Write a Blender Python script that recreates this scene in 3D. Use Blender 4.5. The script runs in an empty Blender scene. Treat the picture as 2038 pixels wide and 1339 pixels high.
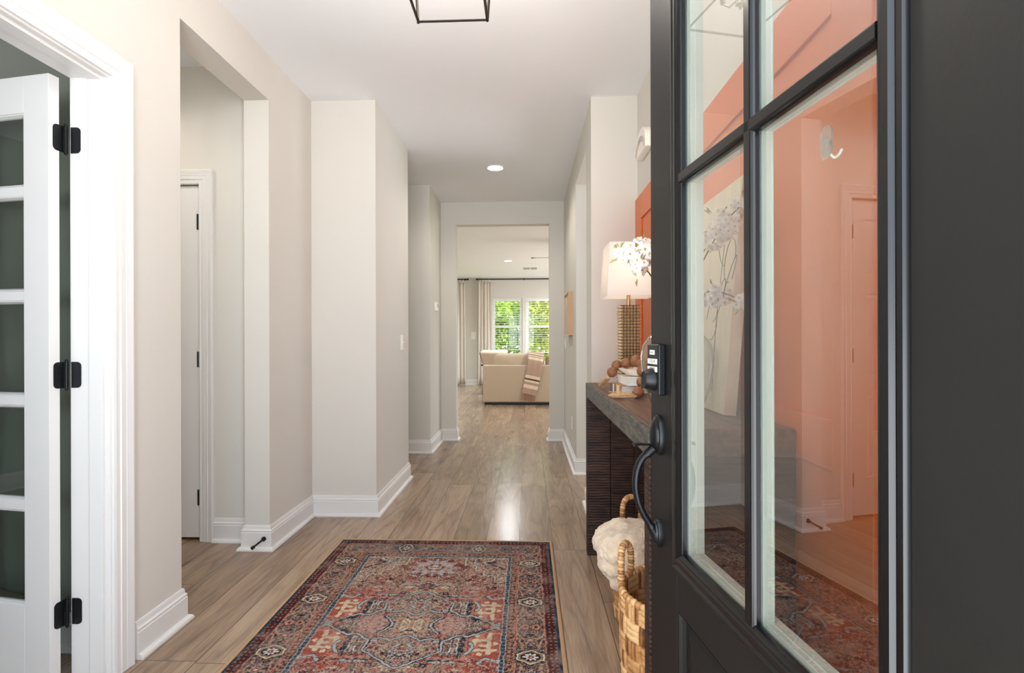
import bpy, bmesh, math, random
import numpy as np
from mathutils import Vector, Matrix
random.seed(7)
RNG = np.random.default_rng(11)
S = bpy.context.scene
COL = S.collection
R = math.radians

# ------------------------------------------------------------------ camera
cam_d = bpy.data.cameras.new('camera'); cam = bpy.data.objects.new('camera', cam_d); COL.objects.link(cam)
cam_d.sensor_width = 36.0; cam_d.lens = 36.0 * 1050 / 2038
cam_d.shift_x = 11 / 2038; cam_d.shift_y = 6.5 / 2038
cam_d.clip_start = 0.02; cam_d.clip_end = 200
YAW = math.atan(42.5 / 1050)
cam.matrix_world = Matrix.Translation((0, 0, 1.157)) @ Matrix.Rotation(YAW, 4, 'Z') @ Matrix.Rotation(R(90), 4, 'X') @ Matrix.Rotation(R(-0.17), 4, 'Z')
S.camera = cam

# ------------------------------------------------------------------ sky, sun, exposure
w = bpy.data.worlds.new('sky'); S.world = w; w.use_nodes = True
bg = w.node_tree.nodes['Background']
bg.inputs['Strength'].default_value = 1.0
# open sky above the horizon, below it a brighter glow added to light the ceiling
_nt = w.node_tree; _tc = _nt.nodes.new('ShaderNodeTexCoord'); _sx = _nt.nodes.new('ShaderNodeSeparateXYZ'); _mr = _nt.nodes.new('ShaderNodeMapRange'); _mx = _nt.nodes.new('ShaderNodeMix'); _mx.data_type = 'RGBA'
_nt.links.new(_tc.outputs['Generated'], _sx.inputs[0]); _nt.links.new(_sx.outputs[2], _mr.inputs['Value']); _mr.inputs['From Min'].default_value = -.06; _mr.inputs['From Max'].default_value = .06
_mx.inputs['A'].default_value = (5.8, 6.05, 6.35, 1); _mx.inputs['B'].default_value = (2.6, 2.95, 3.4, 1)
_nt.links.new(_mr.outputs['Result'], _mx.inputs['Factor']); _nt.links.new(_mx.outputs['Result'], bg.inputs['Color'])
sun_d = bpy.data.lights.new('sun', 'SUN'); sun_d.energy = 11.0; sun_d.angle = R(1.0); sun_d.color = (1, .96, .88)
sun = bpy.data.objects.new('sun', sun_d); COL.objects.link(sun); sun.rotation_euler = Vector((.75, -.06, .66)).to_track_quat('Z', 'Y').to_euler()
def portal(loc, rot, sx, sy):
    d = bpy.data.lights.new('daylight_portal', 'AREA'); d.shape = 'RECTANGLE'; d.size = sx; d.size_y = sy
    d.cycles.is_portal = True
    o = bpy.data.objects.new('daylight_portal', d); COL.objects.link(o); o.location = loc; o.rotation_euler = rot
portal((-.02, .25, 1.22), (R(90), 0, 0), .94, 2.44)          # front doorway, into the foyer
portal((-3.1, -1.62, 1.5), (R(90), 0, 0), 1.3, 1.3)  # added study window, out of view
portal((-.76, .25, 1.25), (R(90), 0, 0), .40, 2.3)  # added sidelight gap beside the front door, out of view
portal((4.25, 10.0, 1.45), (0, R(90), 0), 1.7, 4.0)  # added opening in the right living room wall, out of view
portal((-.10, 13.74, 1.4), (R(-90), 0, 0), 1.75, 1.7)         # rear windows
portal((-2.6, 13.74, 1.1), (R(-90), 0, 0), 1.6, 2.2)
portal((3.15, 4.8, 1.5), (0, R(90), 0), 1.6, 1.6)
S.view_settings.view_transform = 'Standard'; S.view_settings.look = 'None'
S.view_settings.exposure = 0.78; S.view_settings.gamma = 1.0; S.view_settings.use_curve_mapping = False
cy = S.cycles
cy.max_bounces = 14; cy.diffuse_bounces = 9; cy.glossy_bounces = 6; cy.transparent_max_bounces = 24; cy.transmission_bounces = 10
cy.sample_clamp_indirect = 6.0; cy.caustics_reflective = False; cy.caustics_refractive = False
cy.use_denoising = True

# ------------------------------------------------------------------ material helpers
def lin(r, g, b):
    def f(c):
        c /= 255.0
        return c / 12.92 if c <= .04045 else ((c + .055) / 1.055) ** 2.4
    return (f(r), f(g), f(b), 1.0)
def new_mat(name):
    m = bpy.data.materials.new(name); m.use_nodes = True
    nt = m.node_tree; return m, nt, nt.nodes['Principled BSDF']
def N(nt, t, **k):
    n = nt.nodes.new(t)
    for a, v in k.items(): setattr(n, a, v)
    return n
def L(nt, a, b): nt.links.new(a, b)
def mat(name, col, rough=.5, metal=0.0, spec=.5, var=0.0, vscale=20.0, bump=0.0, bscale=200.0, stretch=(1, 1, 1), coat=0.0, sheen=0.0, trans=0.0):
    m, nt, p = new_mat(name)
    p.inputs['Base Color'].default_value = col; p.inputs['Roughness'].default_value = rough
    p.inputs['Metallic'].default_value = metal; p.inputs['Specular IOR Level'].default_value = spec
    p.inputs['Coat Weight'].default_value = coat; p.inputs['Sheen Weight'].default_value = sheen
    tc = N(nt, 'ShaderNodeTexCoord'); mp = N(nt, 'ShaderNodeMapping'); mp.inputs['Scale'].default_value = stretch
    L(nt, tc.outputs['Object'], mp.inputs['Vector'])
    no = N(nt, 'ShaderNodeTexNoise'); no.inputs['Scale'].default_value = vscale; no.inputs['Detail'].default_value = 5
    L(nt, mp.outputs[0], no.inputs['Vector'])
    rp = N(nt, 'ShaderNodeValToRGB')
    rp.color_ramp.elements[0].position = .3; rp.color_ramp.elements[1].position = .7
    rp.color_ramp.elements[0].color = tuple(c * (1 - var) for c in col[:3]) + (1,)
    rp.color_ramp.elements[1].color = tuple(min(1, c * (1 + var * .6)) for c in col[:3]) + (1,)
    L(nt, no.outputs['Fac'], rp.inputs['Fac']); L(nt, rp.outputs['Color'], p.inputs['Base Color'])
    if bump:
        nb = N(nt, 'ShaderNodeTexNoise'); nb.inputs['Scale'].default_value = bscale; nb.inputs['Detail'].default_value = 3
        L(nt, mp.outputs[0], nb.inputs['Vector'])
        b = N(nt, 'ShaderNodeBump'); b.inputs['Strength'].default_value = bump; b.inputs['Distance'].default_value = .004
        L(nt, nb.outputs['Fac'], b.inputs['Height']); L(nt, b.outputs['Normal'], p.inputs['Normal'])
    if trans:
        t = N(nt, 'ShaderNodeBsdfTranslucent'); t.inputs['Color'].default_value = col
        mx = N(nt, 'ShaderNodeMixShader'); mx.inputs['Fac'].default_value = trans
        L(nt, p.outputs[0], mx.inputs[1]); L(nt, t.outputs[0], mx.inputs[2]); L(nt, mx.outputs[0], nt.nodes['Material Output'].inputs['Surface'])
    return m
def emit(name, col, strength):
    m, nt, p = new_mat(name)
    p.inputs['Base Color'].default_value = col
    p.inputs['Emission Color'].default_value = col; p.inputs['Emission Strength'].default_value = strength
    return m
def glass(name, gain=1.0, tint=(1, 1, 1, 1), rough=0.0, cap=1.0):
    m, nt, p = new_mat(name); nt.nodes.remove(p)
    fr = N(nt, 'ShaderNodeFresnel'); fr.inputs['IOR'].default_value = 1.5
    g = N(nt, 'ShaderNodeNewGeometry')
    inv = N(nt, 'ShaderNodeMath', operation='SUBTRACT'); inv.inputs[0].default_value = gain; 
    bk = N(nt, 'ShaderNodeMath', operation='MULTIPLY'); bk.inputs[1].default_value = gain
    L(nt, g.outputs['Backfacing'], bk.inputs[0]); L(nt, bk.outputs[0], inv.inputs[1])
    mu = N(nt, 'ShaderNodeMath', operation='MULTIPLY', use_clamp=True); L(nt, fr.outputs[0], mu.inputs[0]); L(nt, inv.outputs[0], mu.inputs[1])
    cap_ = N(nt, 'ShaderNodeMath', operation='MINIMUM'); cap_.inputs[1].default_value = cap; L(nt, mu.outputs[0], cap_.inputs[0]); mu = cap_
    t = N(nt, 'ShaderNodeBsdfTransparent'); t.inputs['Color'].default_value = tint
    gl = N(nt, 'ShaderNodeBsdfGlossy'); gl.inputs['Roughness'].default_value = rough
    mx = N(nt, 'ShaderNodeMixShader'); L(nt, mu.outputs[0], mx.inputs['Fac']); L(nt, t.outputs[0], mx.inputs[1]); L(nt, gl.outputs[0], mx.inputs[2])
    L(nt, mx.outputs[0], nt.nodes['Material Output'].inputs['Surface'])
    return m

M = {}
M['wall'] = mat('wall_paint_greige', (.655, .632, .578, 1), .75, spec=.25, var=.012, vscale=3, bump=.03, bscale=350)
M['ceil'] = mat('ceiling_paint', (.82, .838, .855, 1), .85, spec=.15, var=.01, vscale=2, bump=.03, bscale=300)
M['trim'] = mat('trim_white_satin', (.75, .74, .718, 1), .35, spec=.4, var=.01, vscale=4)
M['office'] = mat('office_paint_grey_green', (.23, .235, .20, 1), .7, spec=.3, var=.02, vscale=3)
M['orange'] = mat('terracotta_panel_paint', lin(212, 112, 60), .36, spec=.4, var=.03, vscale=4)
M['black'] = mat('door_black_paint', lin(28, 27, 26), .42, spec=.18, var=.06, vscale=8, bump=.05, bscale=120)
M['blackgloss'] = mat('black_glazing_trim', lin(9, 9, 10), .24, spec=.42, var=.08, vscale=30)
M['iron'] = mat('matte_black_metal', lin(30, 31, 33), .38, metal=.6, spec=.5, var=.05)
M['dark'] = mat('black_plastic', lin(16, 16, 17), .5)  # plain black, one even tone
M['white'] = mat('white_plastic', lin(238, 234, 226), .35, var=.01)
M['spacer'] = mat('pale_grey_glazing_spacer', lin(184, 191, 182), .4, var=.03)
M['glass'] = glass('door_glass', 5.6, (.95, .965, .95, 1), cap=.34)
M['frglass'] = glass('french_door_glass', 2.2, (.80, .84, .82, 1))
M['wglass'] = glass('window_glass', 1.2, (.97, .98, .97, 1))
M['vglass'] = glass('vase_glass', 2.2, (.965, .975, .965, 1))

def floor_mat():
    m, nt, p = new_mat('oak_plank_floor')
    tc = N(nt, 'ShaderNodeTexCoord'); sp = N(nt, 'ShaderNodeSeparateXYZ'); L(nt, tc.outputs['Object'], sp.inputs[0])
    def ma(op, a, b=None, clamp=False):
        n = N(nt, 'ShaderNodeMath', operation=op, use_clamp=clamp)
        for i, q in enumerate((a, b)):
            if q is None: continue
            if isinstance(q, (int, float)): n.inputs[i].default_value = q
            else: L(nt, q, n.inputs[i])
        return n.outputs[0]
    W, LEN = .191, 1.52
    xs = ma('DIVIDE', ma('ADD', sp.outputs[0], .053), W)
    ix = ma('FLOOR', xs); fx = ma('FRACT', xs)
    wn = N(nt, 'ShaderNodeTexWhiteNoise', noise_dimensions='1D'); L(nt, ix, wn.inputs['W'])
    ys = ma('ADD', ma('DIVIDE', sp.outputs[1], LEN), ma('MULTIPLY', wn.outputs['Value'], 7.3))
    iy = ma('FLOOR', ys); fy = ma('FRACT', ys)
    cv = N(nt, 'ShaderNodeCombineXYZ'); L(nt, ix, cv.inputs[0]); L(nt, iy, cv.inputs[1])
    wc = N(nt, 'ShaderNodeTexWhiteNoise', noise_dimensions='2D'); L(nt, cv.outputs[0], wc.inputs['Vector'])
    rid = wc.outputs['Value']
    # grain space: shifted per board
    gv = N(nt, 'ShaderNodeCombineXYZ'); L(nt, sp.outputs[0], gv.inputs[0]); L(nt, sp.outputs[1], gv.inputs[1]); L(nt, ma('MULTIPLY', rid, 37.0), gv.inputs[2])
    def noise(sx, sy, scale, det, dist=0.0):
        mp = N(nt, 'ShaderNodeMapping'); mp.inputs['Scale'].default_value = (sx, sy, 1); L(nt, gv.outputs[0], mp.inputs['Vector'])
        n = N(nt, 'ShaderNodeTexNoise'); n.inputs['Scale'].default_value = scale; n.inputs['Detail'].default_value = det; n.inputs['Distortion'].default_value = dist
        L(nt, mp.outputs[0], n.inputs['Vector']); return n.outputs['Fac']
    fine = noise(95, 3.0, 3.0, 7, .35)
    broad = noise(7, .9, 1.6, 3, .6)
    rings = ma('FRACT', ma('MULTIPLY', noise(6, .55, 1.3, 1, .25), 9.0))
    ringl = ma('POWER', ma('ABSOLUTE', ma('SUBTRACT', ma('MULTIPLY', rings, 2.0), 1.0)), 3.0)
    knot = N(nt, 'ShaderNodeTexVoronoi'); mpk = N(nt, 'ShaderNodeMapping'); mpk.inputs['Scale'].default_value = (3.4, 1.3, 1); L(nt, gv.outputs[0], mpk.inputs['Vector'])
    knot.inputs['Scale'].default_value = 1.0; L(nt, mpk.outputs[0], knot.inputs['Vector'])
    kn = ma('SUBTRACT', 1.0, ma('MULTIPLY', knot.outputs['Distance'], 7.5), True)
    t = ma('ADD', ma('MULTIPLY', fine, .42), ma('MULTIPLY', broad, .46))
    t = ma('ADD', t, .06)
    t = ma('ADD', t, ma('MULTIPLY', ma('SUBTRACT', rid, .5), .17))
    t = ma('SUBTRACT', t, ma('MULTIPLY', ringl, .10))
    t = ma('SUBTRACT', t, ma('MULTIPLY', kn, .30))
    rp = N(nt, 'ShaderNodeValToRGB'); e = rp.color_ramp.elements
    e[0].position = .15; e[0].color = lin(84, 66, 51); e[1].position = .85; e[1].color = lin(192, 169, 144)
    q = e.new(.45); q.color = lin(143, 120, 99); q = e.new(.6); q.color = lin(167, 143, 119)
    L(nt, t, rp.inputs['Fac'])
    ex = ma('MINIMUM', fx, ma('SUBTRACT', 1.0, fx)); ey = ma('MINIMUM', fy, ma('SUBTRACT', 1.0, fy))
    gx = ma('LESS_THAN', ex, .0085); gy = ma('LESS_THAN', ey, .0009)
    gap = ma('MAXIMUM', gx, gy)
    mx = N(nt, 'ShaderNodeMix', data_type='RGBA'); mx.inputs['B'].default_value = lin(66, 48, 36)
    L(nt, ma('MULTIPLY', gap, .9), mx.inputs['Factor']); L(nt, rp.outputs['Color'], mx.inputs['A'])
    L(nt, mx.outputs['Result'], p.inputs['Base Color'])
    L(nt, ma('ADD', ma('MULTIPLY', fine, .13), .15), p.inputs['Roughness'])
    p.inputs['Specular IOR Level'].default_value = .5
    b = N(nt, 'ShaderNodeBump'); b.inputs['Strength'].default_value = .22; b.inputs['Distance'].default_value = .0010
    L(nt, ma('SUBTRACT', ma('MULTIPLY', fine, .5), gap), b.inputs['Height']); L(nt, b.outputs['Normal'], p.inputs['Normal'])
    return m
M['floor'] = floor_mat()

# ------------------------------------------------------------------ mesh helpers
class MB:
    def __init__(s): s.v = []; s.f = []; s.m = []; s.cur = 0
    def add(s, vs, fs):
        k = len(s.v); s.v += [tuple(q) for q in vs]; s.f += [tuple(i + k for i in f) for f in fs]; s.m += [s.cur] * len(fs); return s
    def box(s, x0, y0, z0, x1, y1, z1):
        x0, x1 = min(x0, x1), max(x0, x1); y0, y1 = min(y0, y1), max(y0, y1); z0, z1 = min(z0, z1), max(z0, z1)
        return s.add([(x0,y0,z0),(x1,y0,z0),(x1,y1,z0),(x0,y1,z0),(x0,y0,z1),(x1,y0,z1),(x1,y1,z1),(x0,y1,z1)],
                     [(0,3,2,1),(4,5,6,7),(0,1,5,4),(1,2,6,5),(2,3,7,6),(3,0,4,7)])
    def prism(s, poly, lo, hi, axis='z'):
        n = len(poly)
        def P(a, b, c): return {'z': (a, b, c), 'y': (a, c, b), 'x': (c, a, b)}[axis]
        vs = [P(a, b, lo) for a, b in poly] + [P(a, b, hi) for a, b in poly]
        return s.add(vs, [tuple(range(n))[::-1], tuple(range(n, 2 * n))] + [(i, (i + 1) % n, n + (i + 1) % n, n + i) for i in range(n)])
    def lathe(s, prof, n=32, c=(0, 0, 0), sx=1, sy=1, cap=False):
        vs = []; fs = []; k = len(prof)
        for r, z in prof:
            for i in range(n):
                a = 2 * math.pi * i / n; vs.append((c[0] + r * math.cos(a) * sx, c[1] + r * math.sin(a) * sy, c[2] + z))
        for j in range(k - 1):
            for i in range(n):
                fs.append((j * n + i, j * n + (i + 1) % n, (j + 1) * n + (i + 1) % n, (j + 1) * n + i))
        if cap: fs += [tuple(range(n))[::-1], tuple(range((k - 1) * n, k * n))]
        return s.add(vs, fs)
    def tube(s, pts, rad, n=10, flat=1.0, up=None):
        pts = [Vector(p) for p in pts]; k = len(pts)
        rr = rad if isinstance(rad, (list, tuple)) else [rad] * k
        t0 = (pts[1] - pts[0]).normalized()
        u = Vector(up) if up else (Vector((0, 0, 1)) if abs(t0.z) < .9 else Vector((1, 0, 0)))
        u = (u - t0 * u.dot(t0)).normalized(); vs = []; fs = []
        for i, p in enumerate(pts):
            t = (pts[min(i + 1, k - 1)] - pts[max(i - 1, 0)]).normalized()
            u = (u - t * u.dot(t)).normalized(); b = t.cross(u)
            for j in range(n):
                a = 2 * math.pi * j / n; vs.append(p + u * (rr[i] * flat * math.cos(a)) + b * (rr[i] * math.sin(a)))
        for i in range(k - 1):
            for j in range(n): fs.append((i * n + j, i * n + (j + 1) % n, (i + 1) * n + (j + 1) % n, (i + 1) * n + j))
        fs += [tuple(range(n))[::-1], tuple(range((k - 1) * n, k * n))]
        return s.add(vs, fs)
    def ell(s, c, r, nu=20, nv=12):
        if isinstance(r, (int, float)): r = (r, r, r)
        vs = [(c[0], c[1], c[2] - r[2])]; fs = []
        for j in range(1, nv):
            ph = -math.pi / 2 + math.pi * j / nv
            for i in range(nu):
                a = 2 * math.pi * i / nu; vs.append((c[0] + r[0] * math.cos(ph) * math.cos(a), c[1] + r[1] * math.cos(ph) * math.sin(a), c[2] + r[2] * math.sin(ph)))
        vs.append((c[0], c[1], c[2] + r[2])); top = len(vs) - 1
        for i in range(nu):
            fs.append((0, 1 + (i + 1) % nu, 1 + i)); q = 1 + (nv - 2) * nu; fs.append((q + i, q + (i + 1) % nu, top))
        for j in range(nv - 2):
            for i in range(nu): a = 1 + j * nu; fs.append((a + i, a + (i + 1) % nu, a + nu + (i + 1) % nu, a + nu + i))
        return s.add(vs, fs)
    def grid(s, fn, nu, nv, close_u=False):
        vs = [fn(i / (nu if close_u else nu - 1), j / (nv - 1)) for j in range(nv) for i in range(nu)]
        fs = [(j * nu + i, j * nu + (i + 1) % nu, (j + 1) * nu + (i + 1) % nu, (j + 1) * nu + i) for j in range(nv - 1) for i in range(nu if close_u else nu - 1)]
        return s.add(vs, fs)
    def sweep(s, path, prof, mapf=lambda a, b, h: (a, b, h), closed=False):
        """closed cross-section prof [(offset to the left of the path, out of plane)] along a mitred 2-D path"""
        n = len(path); P = [Vector(p) for p in path]; k = len(prof); vs = []; fs = []
        for i in range(n):
            if closed: d0 = (P[i] - P[i - 1]).normalized(); d1 = (P[(i + 1) % n] - P[i]).normalized()
            else:
                d1 = (P[min(i + 1, n - 1)] - P[min(i, n - 2)]).normalized(); d0 = (P[max(i, 1)] - P[max(i - 1, 0)]).normalized()
            n0 = Vector((-d0.y, d0.x)); n1 = Vector((-d1.y, d1.x)); mi = (n0 + n1).normalized(); mi = mi / max(.2, mi.dot(n0))
            for o, h in prof:
                q = P[i] + mi * o; vs.append(mapf(q.x, q.y, h))
        for i in range(n if closed else n - 1):
            a = i * k; b = ((i + 1) % n) * k
            for j in range(k): fs.append((a + j, a + (j + 1) % k, b + (j + 1) % k, b + j))
        if not closed: fs += [tuple(range(k))[::-1], tuple(range((n - 1) * k, n * k))]
        return s.add(vs, fs)
    def xf(s, mtx, start=0):
        for i in range(start, len(s.v)): s.v[i] = tuple(mtx @ Vector(s.v[i]))
        return s
    def build(s, name, mats, parent=None, smooth=None, bevel=0.0, seg=2, recalc=True, loc=None):
        me = bpy.data.meshes.new(name); me.from_pydata(s.v, [], s.f)
        mats = mats if isinstance(mats, (list, tuple)) else [mats]
        for q in mats: me.materials.append(q)
        if len(mats) > 1: me.polygons.foreach_set('material_index', s.m)
        if recalc:
            b = bmesh.new(); b.from_mesh(me); bmesh.ops.recalc_face_normals(b, faces=b.faces); b.to_mesh(me); b.free()
        o = bpy.data.objects.new(name, me); COL.objects.link(o)
        if loc: o.location = loc
        if parent: o.parent = parent
        if smooth is not None:
            me.polygons.foreach_set('use_smooth', [True] * len(me.polygons))
            if smooth < 180: me.set_sharp_from_angle(angle=R(smooth))
        if bevel:
            bm = o.modifiers.new('bevel', 'BEVEL'); bm.width = bevel; bm.segments = seg; bm.limit_method = 'ANGLE'; bm.angle_limit = R(40)
        me.update(); return o
def tag(o, label=None, cat=None, group=None, kind=None):
    if label: o['label'] = label
    if cat: o['category'] = cat
    if group: o['group'] = group
    if kind: o['kind'] = kind
    return o
def empty(name, loc=(0, 0, 0), rz=0.0):
    o = bpy.data.objects.new(name, None); COL.objects.link(o); o.location = loc; o.rotation_euler = (0, 0, rz); o.empty_display_size = .05
    return o
def dup(o, parent=None):
    c = o.copy(); COL.objects.link(c)
    if parent: c.parent = parent
    return c
def boxes(name, m, bl, kind='structure', **k):
    b = MB()
    for q in bl: b.box(*q)
    return tag(b.build(name, m, **k), kind=kind)
def lamp_point(name, loc, e, col, r=.03, parent=None):
    d = bpy.data.lights.new(name, 'POINT'); d.energy = e; d.color = col; d.shadow_soft_size = r
    o = bpy.data.objects.new(name, d); COL.objects.link(o); o.location = loc
    if parent: o.parent = parent
    return o
def lamp_spot(name, loc, e, col, ang=150, r=.06, parent=None):
    d = bpy.data.lights.new(name, 'SPOT'); d.energy = e; d.color = col; d.shadow_soft_size = r; d.spot_size = R(ang); d.spot_blend = .6
    o = bpy.data.objects.new(name, d); COL.objects.link(o); o.location = loc
    if parent: o.parent = parent
    return o

# ================================================================== SETTING
H = 2.74
boxes('floor', M['floor'], [(-4.8, .27, -.12, 4.2, 13.8, 0), (-4.8, -1.6, -.12, -1.43, .27, 0)])
boxes('ceiling', M['ceil'], [(-4.8, .27, H, 4.2, 13.8, H + .1), (-4.8, -1.6, H, -1.43, .27, H + .1)])
boxes('porch_slab', mat('porch_concrete', lin(168, 164, 158), .85, var=.08, vscale=6, bump=.2), [(-1.43, -.35, -.14, 2.0, .27, -.02)])
XL, XI = -1.43, -1.57
boxes('wall_left', M['wall'], [
    (XI, .43, 0, XL, .93, H), (XI, .93, 2.085, XL, 1.775, H), (XI, 1.775, 0, XL, 2.12, H),
    (XI, 2.12, 2.488, XL, 2.865, H), (XI, 2.865, 0, XL, 3.44, H), (XI, -1.6, 0, XL, .43, H)])
boxes('wall_left_jog', M['wall'], [(XI, 3.44, 0, -1.0, 3.56, H)])
boxes('wall_hall_left', M['wall'], [(-1.12, 3.56, 0, -1.0, 4.26, H), (-2.6, 4.26, 0, -1.0, 4.38, H)])
boxes('wall_recess_far', M['wall'], [(-2.6, 5.36, 0, -1.0, 5.48, H), (-1.12, 5.48, 0, -1.0, 6.05, H)])
boxes('wall_recess_left', M['wall'], [(-2.72, 4.26, 0, -2.6, 5.48, H)])
boxes('wall_hall_end', M['wall'], [(-3.6, 6.05, 0, -.825, 6.17, H), (.247, 6.05, 0, 4.1, 6.17, H), (-.825, 6.05, 2.482, .247, 6.17, H)])
boxes('wall_hall_right', M['wall'], [(.415, 3.58, 0, .535, 3.735, H), (.415, 3.735, 2.493, .535, 4.558, H), (.415, 4.558, 0, .535, 6.05, H)])
boxes('wall_right_jog', M['wall'], [(.415, 3.46, 0, 3.2, 3.58, H)])
boxes('wall_right', M['wall'], [(.715, .43, 0, .835, 3.46, H)])
boxes('wall_front', M['wall'], [(XL, .27, 0, -.97, .43, H), (-.97, .27, 2.40, -.55, .43, H), (-.97, .27, 0, -.55, .43, .1), (-.55, .27, 0, -.49, .43, H), (.45, .27, 0, .835, .43, H), (-.49, .27, 2.46, .45, .43, H)])  # sidelight gap is invented, widens the daylight entering the foyer
boxes('wall_dining_right', M['wall'], [(3.1, 3.58, 0, 3.2, 4.0, H), (3.1, 5.6, 0, 3.2, 6.05, H), (3.1, 4.0, 0, 3.2, 5.6, .7), (3.1, 4.0, 2.3, 3.2, 5.6, H)])
# closet vestibule
boxes('wall_vestibule_far', M['wall'], [(-1.893, 2.975, 0, XI, 3.095, H), (-3.1, 2.975, 0, -2.67, 3.095, H), (-2.67, 2.975, 2.06, -1.893, 3.095, H)])
boxes('wall_light_stop', M['wall'], [(-3.1, 3.095, 0, XI, 3.15, H)])  # unseen slab, added to stop light leaking under the closet door
boxes('wall_vestibule_left', M['wall'], [(-3.1, 2.0, 0, -3.0, 2.975, H)])
boxes('wall_vestibule_near', M['wall'], [(-3.1, 1.96, 0, XI, 2.0, H)])
# study beyond the french door
boxes('wall_study_far', M['office'], [(-4.7, 1.92, 0, XI, 1.96, H)])
boxes('wall_study_left', M['office'], [(-4.7, -1.5, 0, -4.6, 1.92, H)])
boxes('wall_study_front', M['office'], [(-4.7, -1.6, 0, -3.8, -1.5, H), (-2.4, -1.6, 0, XI, -1.5, H), (-3.8, -1.6, 0, -2.4, -1.5, .8), (-3.8, -1.6, 2.2, -2.4, -1.5, H)])  # window hole is invented to brighten the study
# living room
boxes('wall_living_far', M['wall'], [(-3.5, 13.6, 0, -3.4, 13.75, H), (-3.4, 13.6, 2.2, -1.8, 13.75, H), (-1.8, 13.6, 0, -.92, 13.75, H), (-.92, 13.6, 0, .75, 13.75, .55),
    (-.92, 13.6, 2.24, .75, 13.75, H), (-.13, 13.6, .55, -.045, 13.75, 2.24), (.75, 13.6, 0, 4.1, 13.75, H)])
boxes('wall_living_left', M['wall'], [(-3.6, 6.17, 0, -3.5, 13.75, H)])
boxes('wall_living_right', M['wall'], [(4.1, 6.05, 0, 4.2, 8.0, H), (4.1, 12.0, 0, 4.2, 13.75, H), (4.1, 8.0, 0, 4.2, 12.0, .6), (4.1, 8.0, 2.3, 4.2, 12.0, H)])  # unseen window hole, added to brighten the living room

# baseboards
BP = [(0, 0), (.033, 0), (.033, .006), (.030, .013), (.024, .018), (.016, .020), (.016, .096), (.013, .100), (.015, .104), (.015, .109), (.010, .114), (.0085, .120), (.0085, .125), (.006, .134), (0, .135)]
def base(name, *paths):
    b = MB()
    for p in paths: b.sweep(p, BP)
    return tag(b.build(name, M['trim']), kind='structure')
base('baseboard_left', [(XI, 2.12), (XL, 2.12), (XL, 1.858)])
base('baseboard_hall_left', [(-2.6, 4.38), (-1.0, 4.38), (-1.0, 3.44), (XL, 3.44), (XL, 2.865), (XI, 2.865), (XI, 2.975), (-1.809, 2.975)])
base('baseboard_end_left', [(-.825, 6.17), (-.825, 6.05), (-1.0, 6.05), (-1.0, 5.36), (-2.6, 5.36)])
base('baseboard_right', [(.715, .43), (.715, 3.46), (.415, 3.46), (.415, 3.735), (.535, 3.735)])
base('baseboard_end_right', [(.535, 4.558), (.415, 4.558), (.415, 6.05), (.247, 6.05), (.247, 6.17)])
base('baseboard_living', [(4.1, 13.6), (-1.8, 13.6)])
base('baseboard_study', [(XI, 1.92), (-4.6, 1.92), (-4.6, -1.5), (-1.6, -1.5)])

# casings: inner edge path, profile running away from the opening
CP = [(0, 0), (0, .009), (-.008, .012), (-.011, .0095), (-.024, .011), (-.027, .0145), (-.046, .0155), (-.050, .0175), (-.053, .0150), (-.074, .020), (-.079, .020), (-.083, .015), (-.083, 0)]
b = MB(); b.sweep([(1.757, 0), (1.757, 2.067), (.947, 2.067), (.947, 0)], CP, lambda a, z, h: (XL + h, a, z)); tag(b.build('trim_french_casing', M['trim']), kind='structure')
b = MB()
b.box(XI, 1.75, 0, XL, 1.775, 2.085); b.box(XI, .93, 0, XL, .955, 2.085); b.box(XI, .955, 2.06, XL, 1.75, 2.085)
b.box(-1.495, 1.738, 0, -1.448, 1.75, 2.06); b.box(-1.495, .955, 0, -1.448, .967, 2.06); b.box(-1.495, .967, 2.048, -1.448, 1.738, 2.06)
tag(b.build('trim_french_jamb', M['trim'], bevel=.0015), kind='structure')
b = MB(); b.sweep([(-1.893, 0), (-1.893, 2.06), (-2.67, 2.06), (-2.67, 0)], CP, lambda a, z, h: (a, 2.975 - h, z)); tag(b.build('trim_closet_casing', M['trim']), kind='structure')

# terracotta panelling on the right wall: backing sheet + raised stiles and rails
b = MB(); x1, x0, xs = .7145, .709, .699
b.box(x1, .44, .0, x0, 3.4585, 2.058)
st = [(3.295, 3.4585), (2.19, 2.33), (1.10, 1.243), (.44, .56)]
for a, c in st: b.box(x0, a, .0, xs, c, 2.058)
for z0, z1 in ((1.905, 2.058), (.85, .97), (.0, .26)):
    ys = [(2.33, 3.295), (1.243, 2.19), (.56, 1.10)]
    for a, c in ys: b.box(x0, a, z0, xs, c, z1)
tag(b.build('trim_panelling', M['orange'], bevel=.002), 'terracotta orange board and batten panelling on the right foyer wall', kind='structure')

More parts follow.
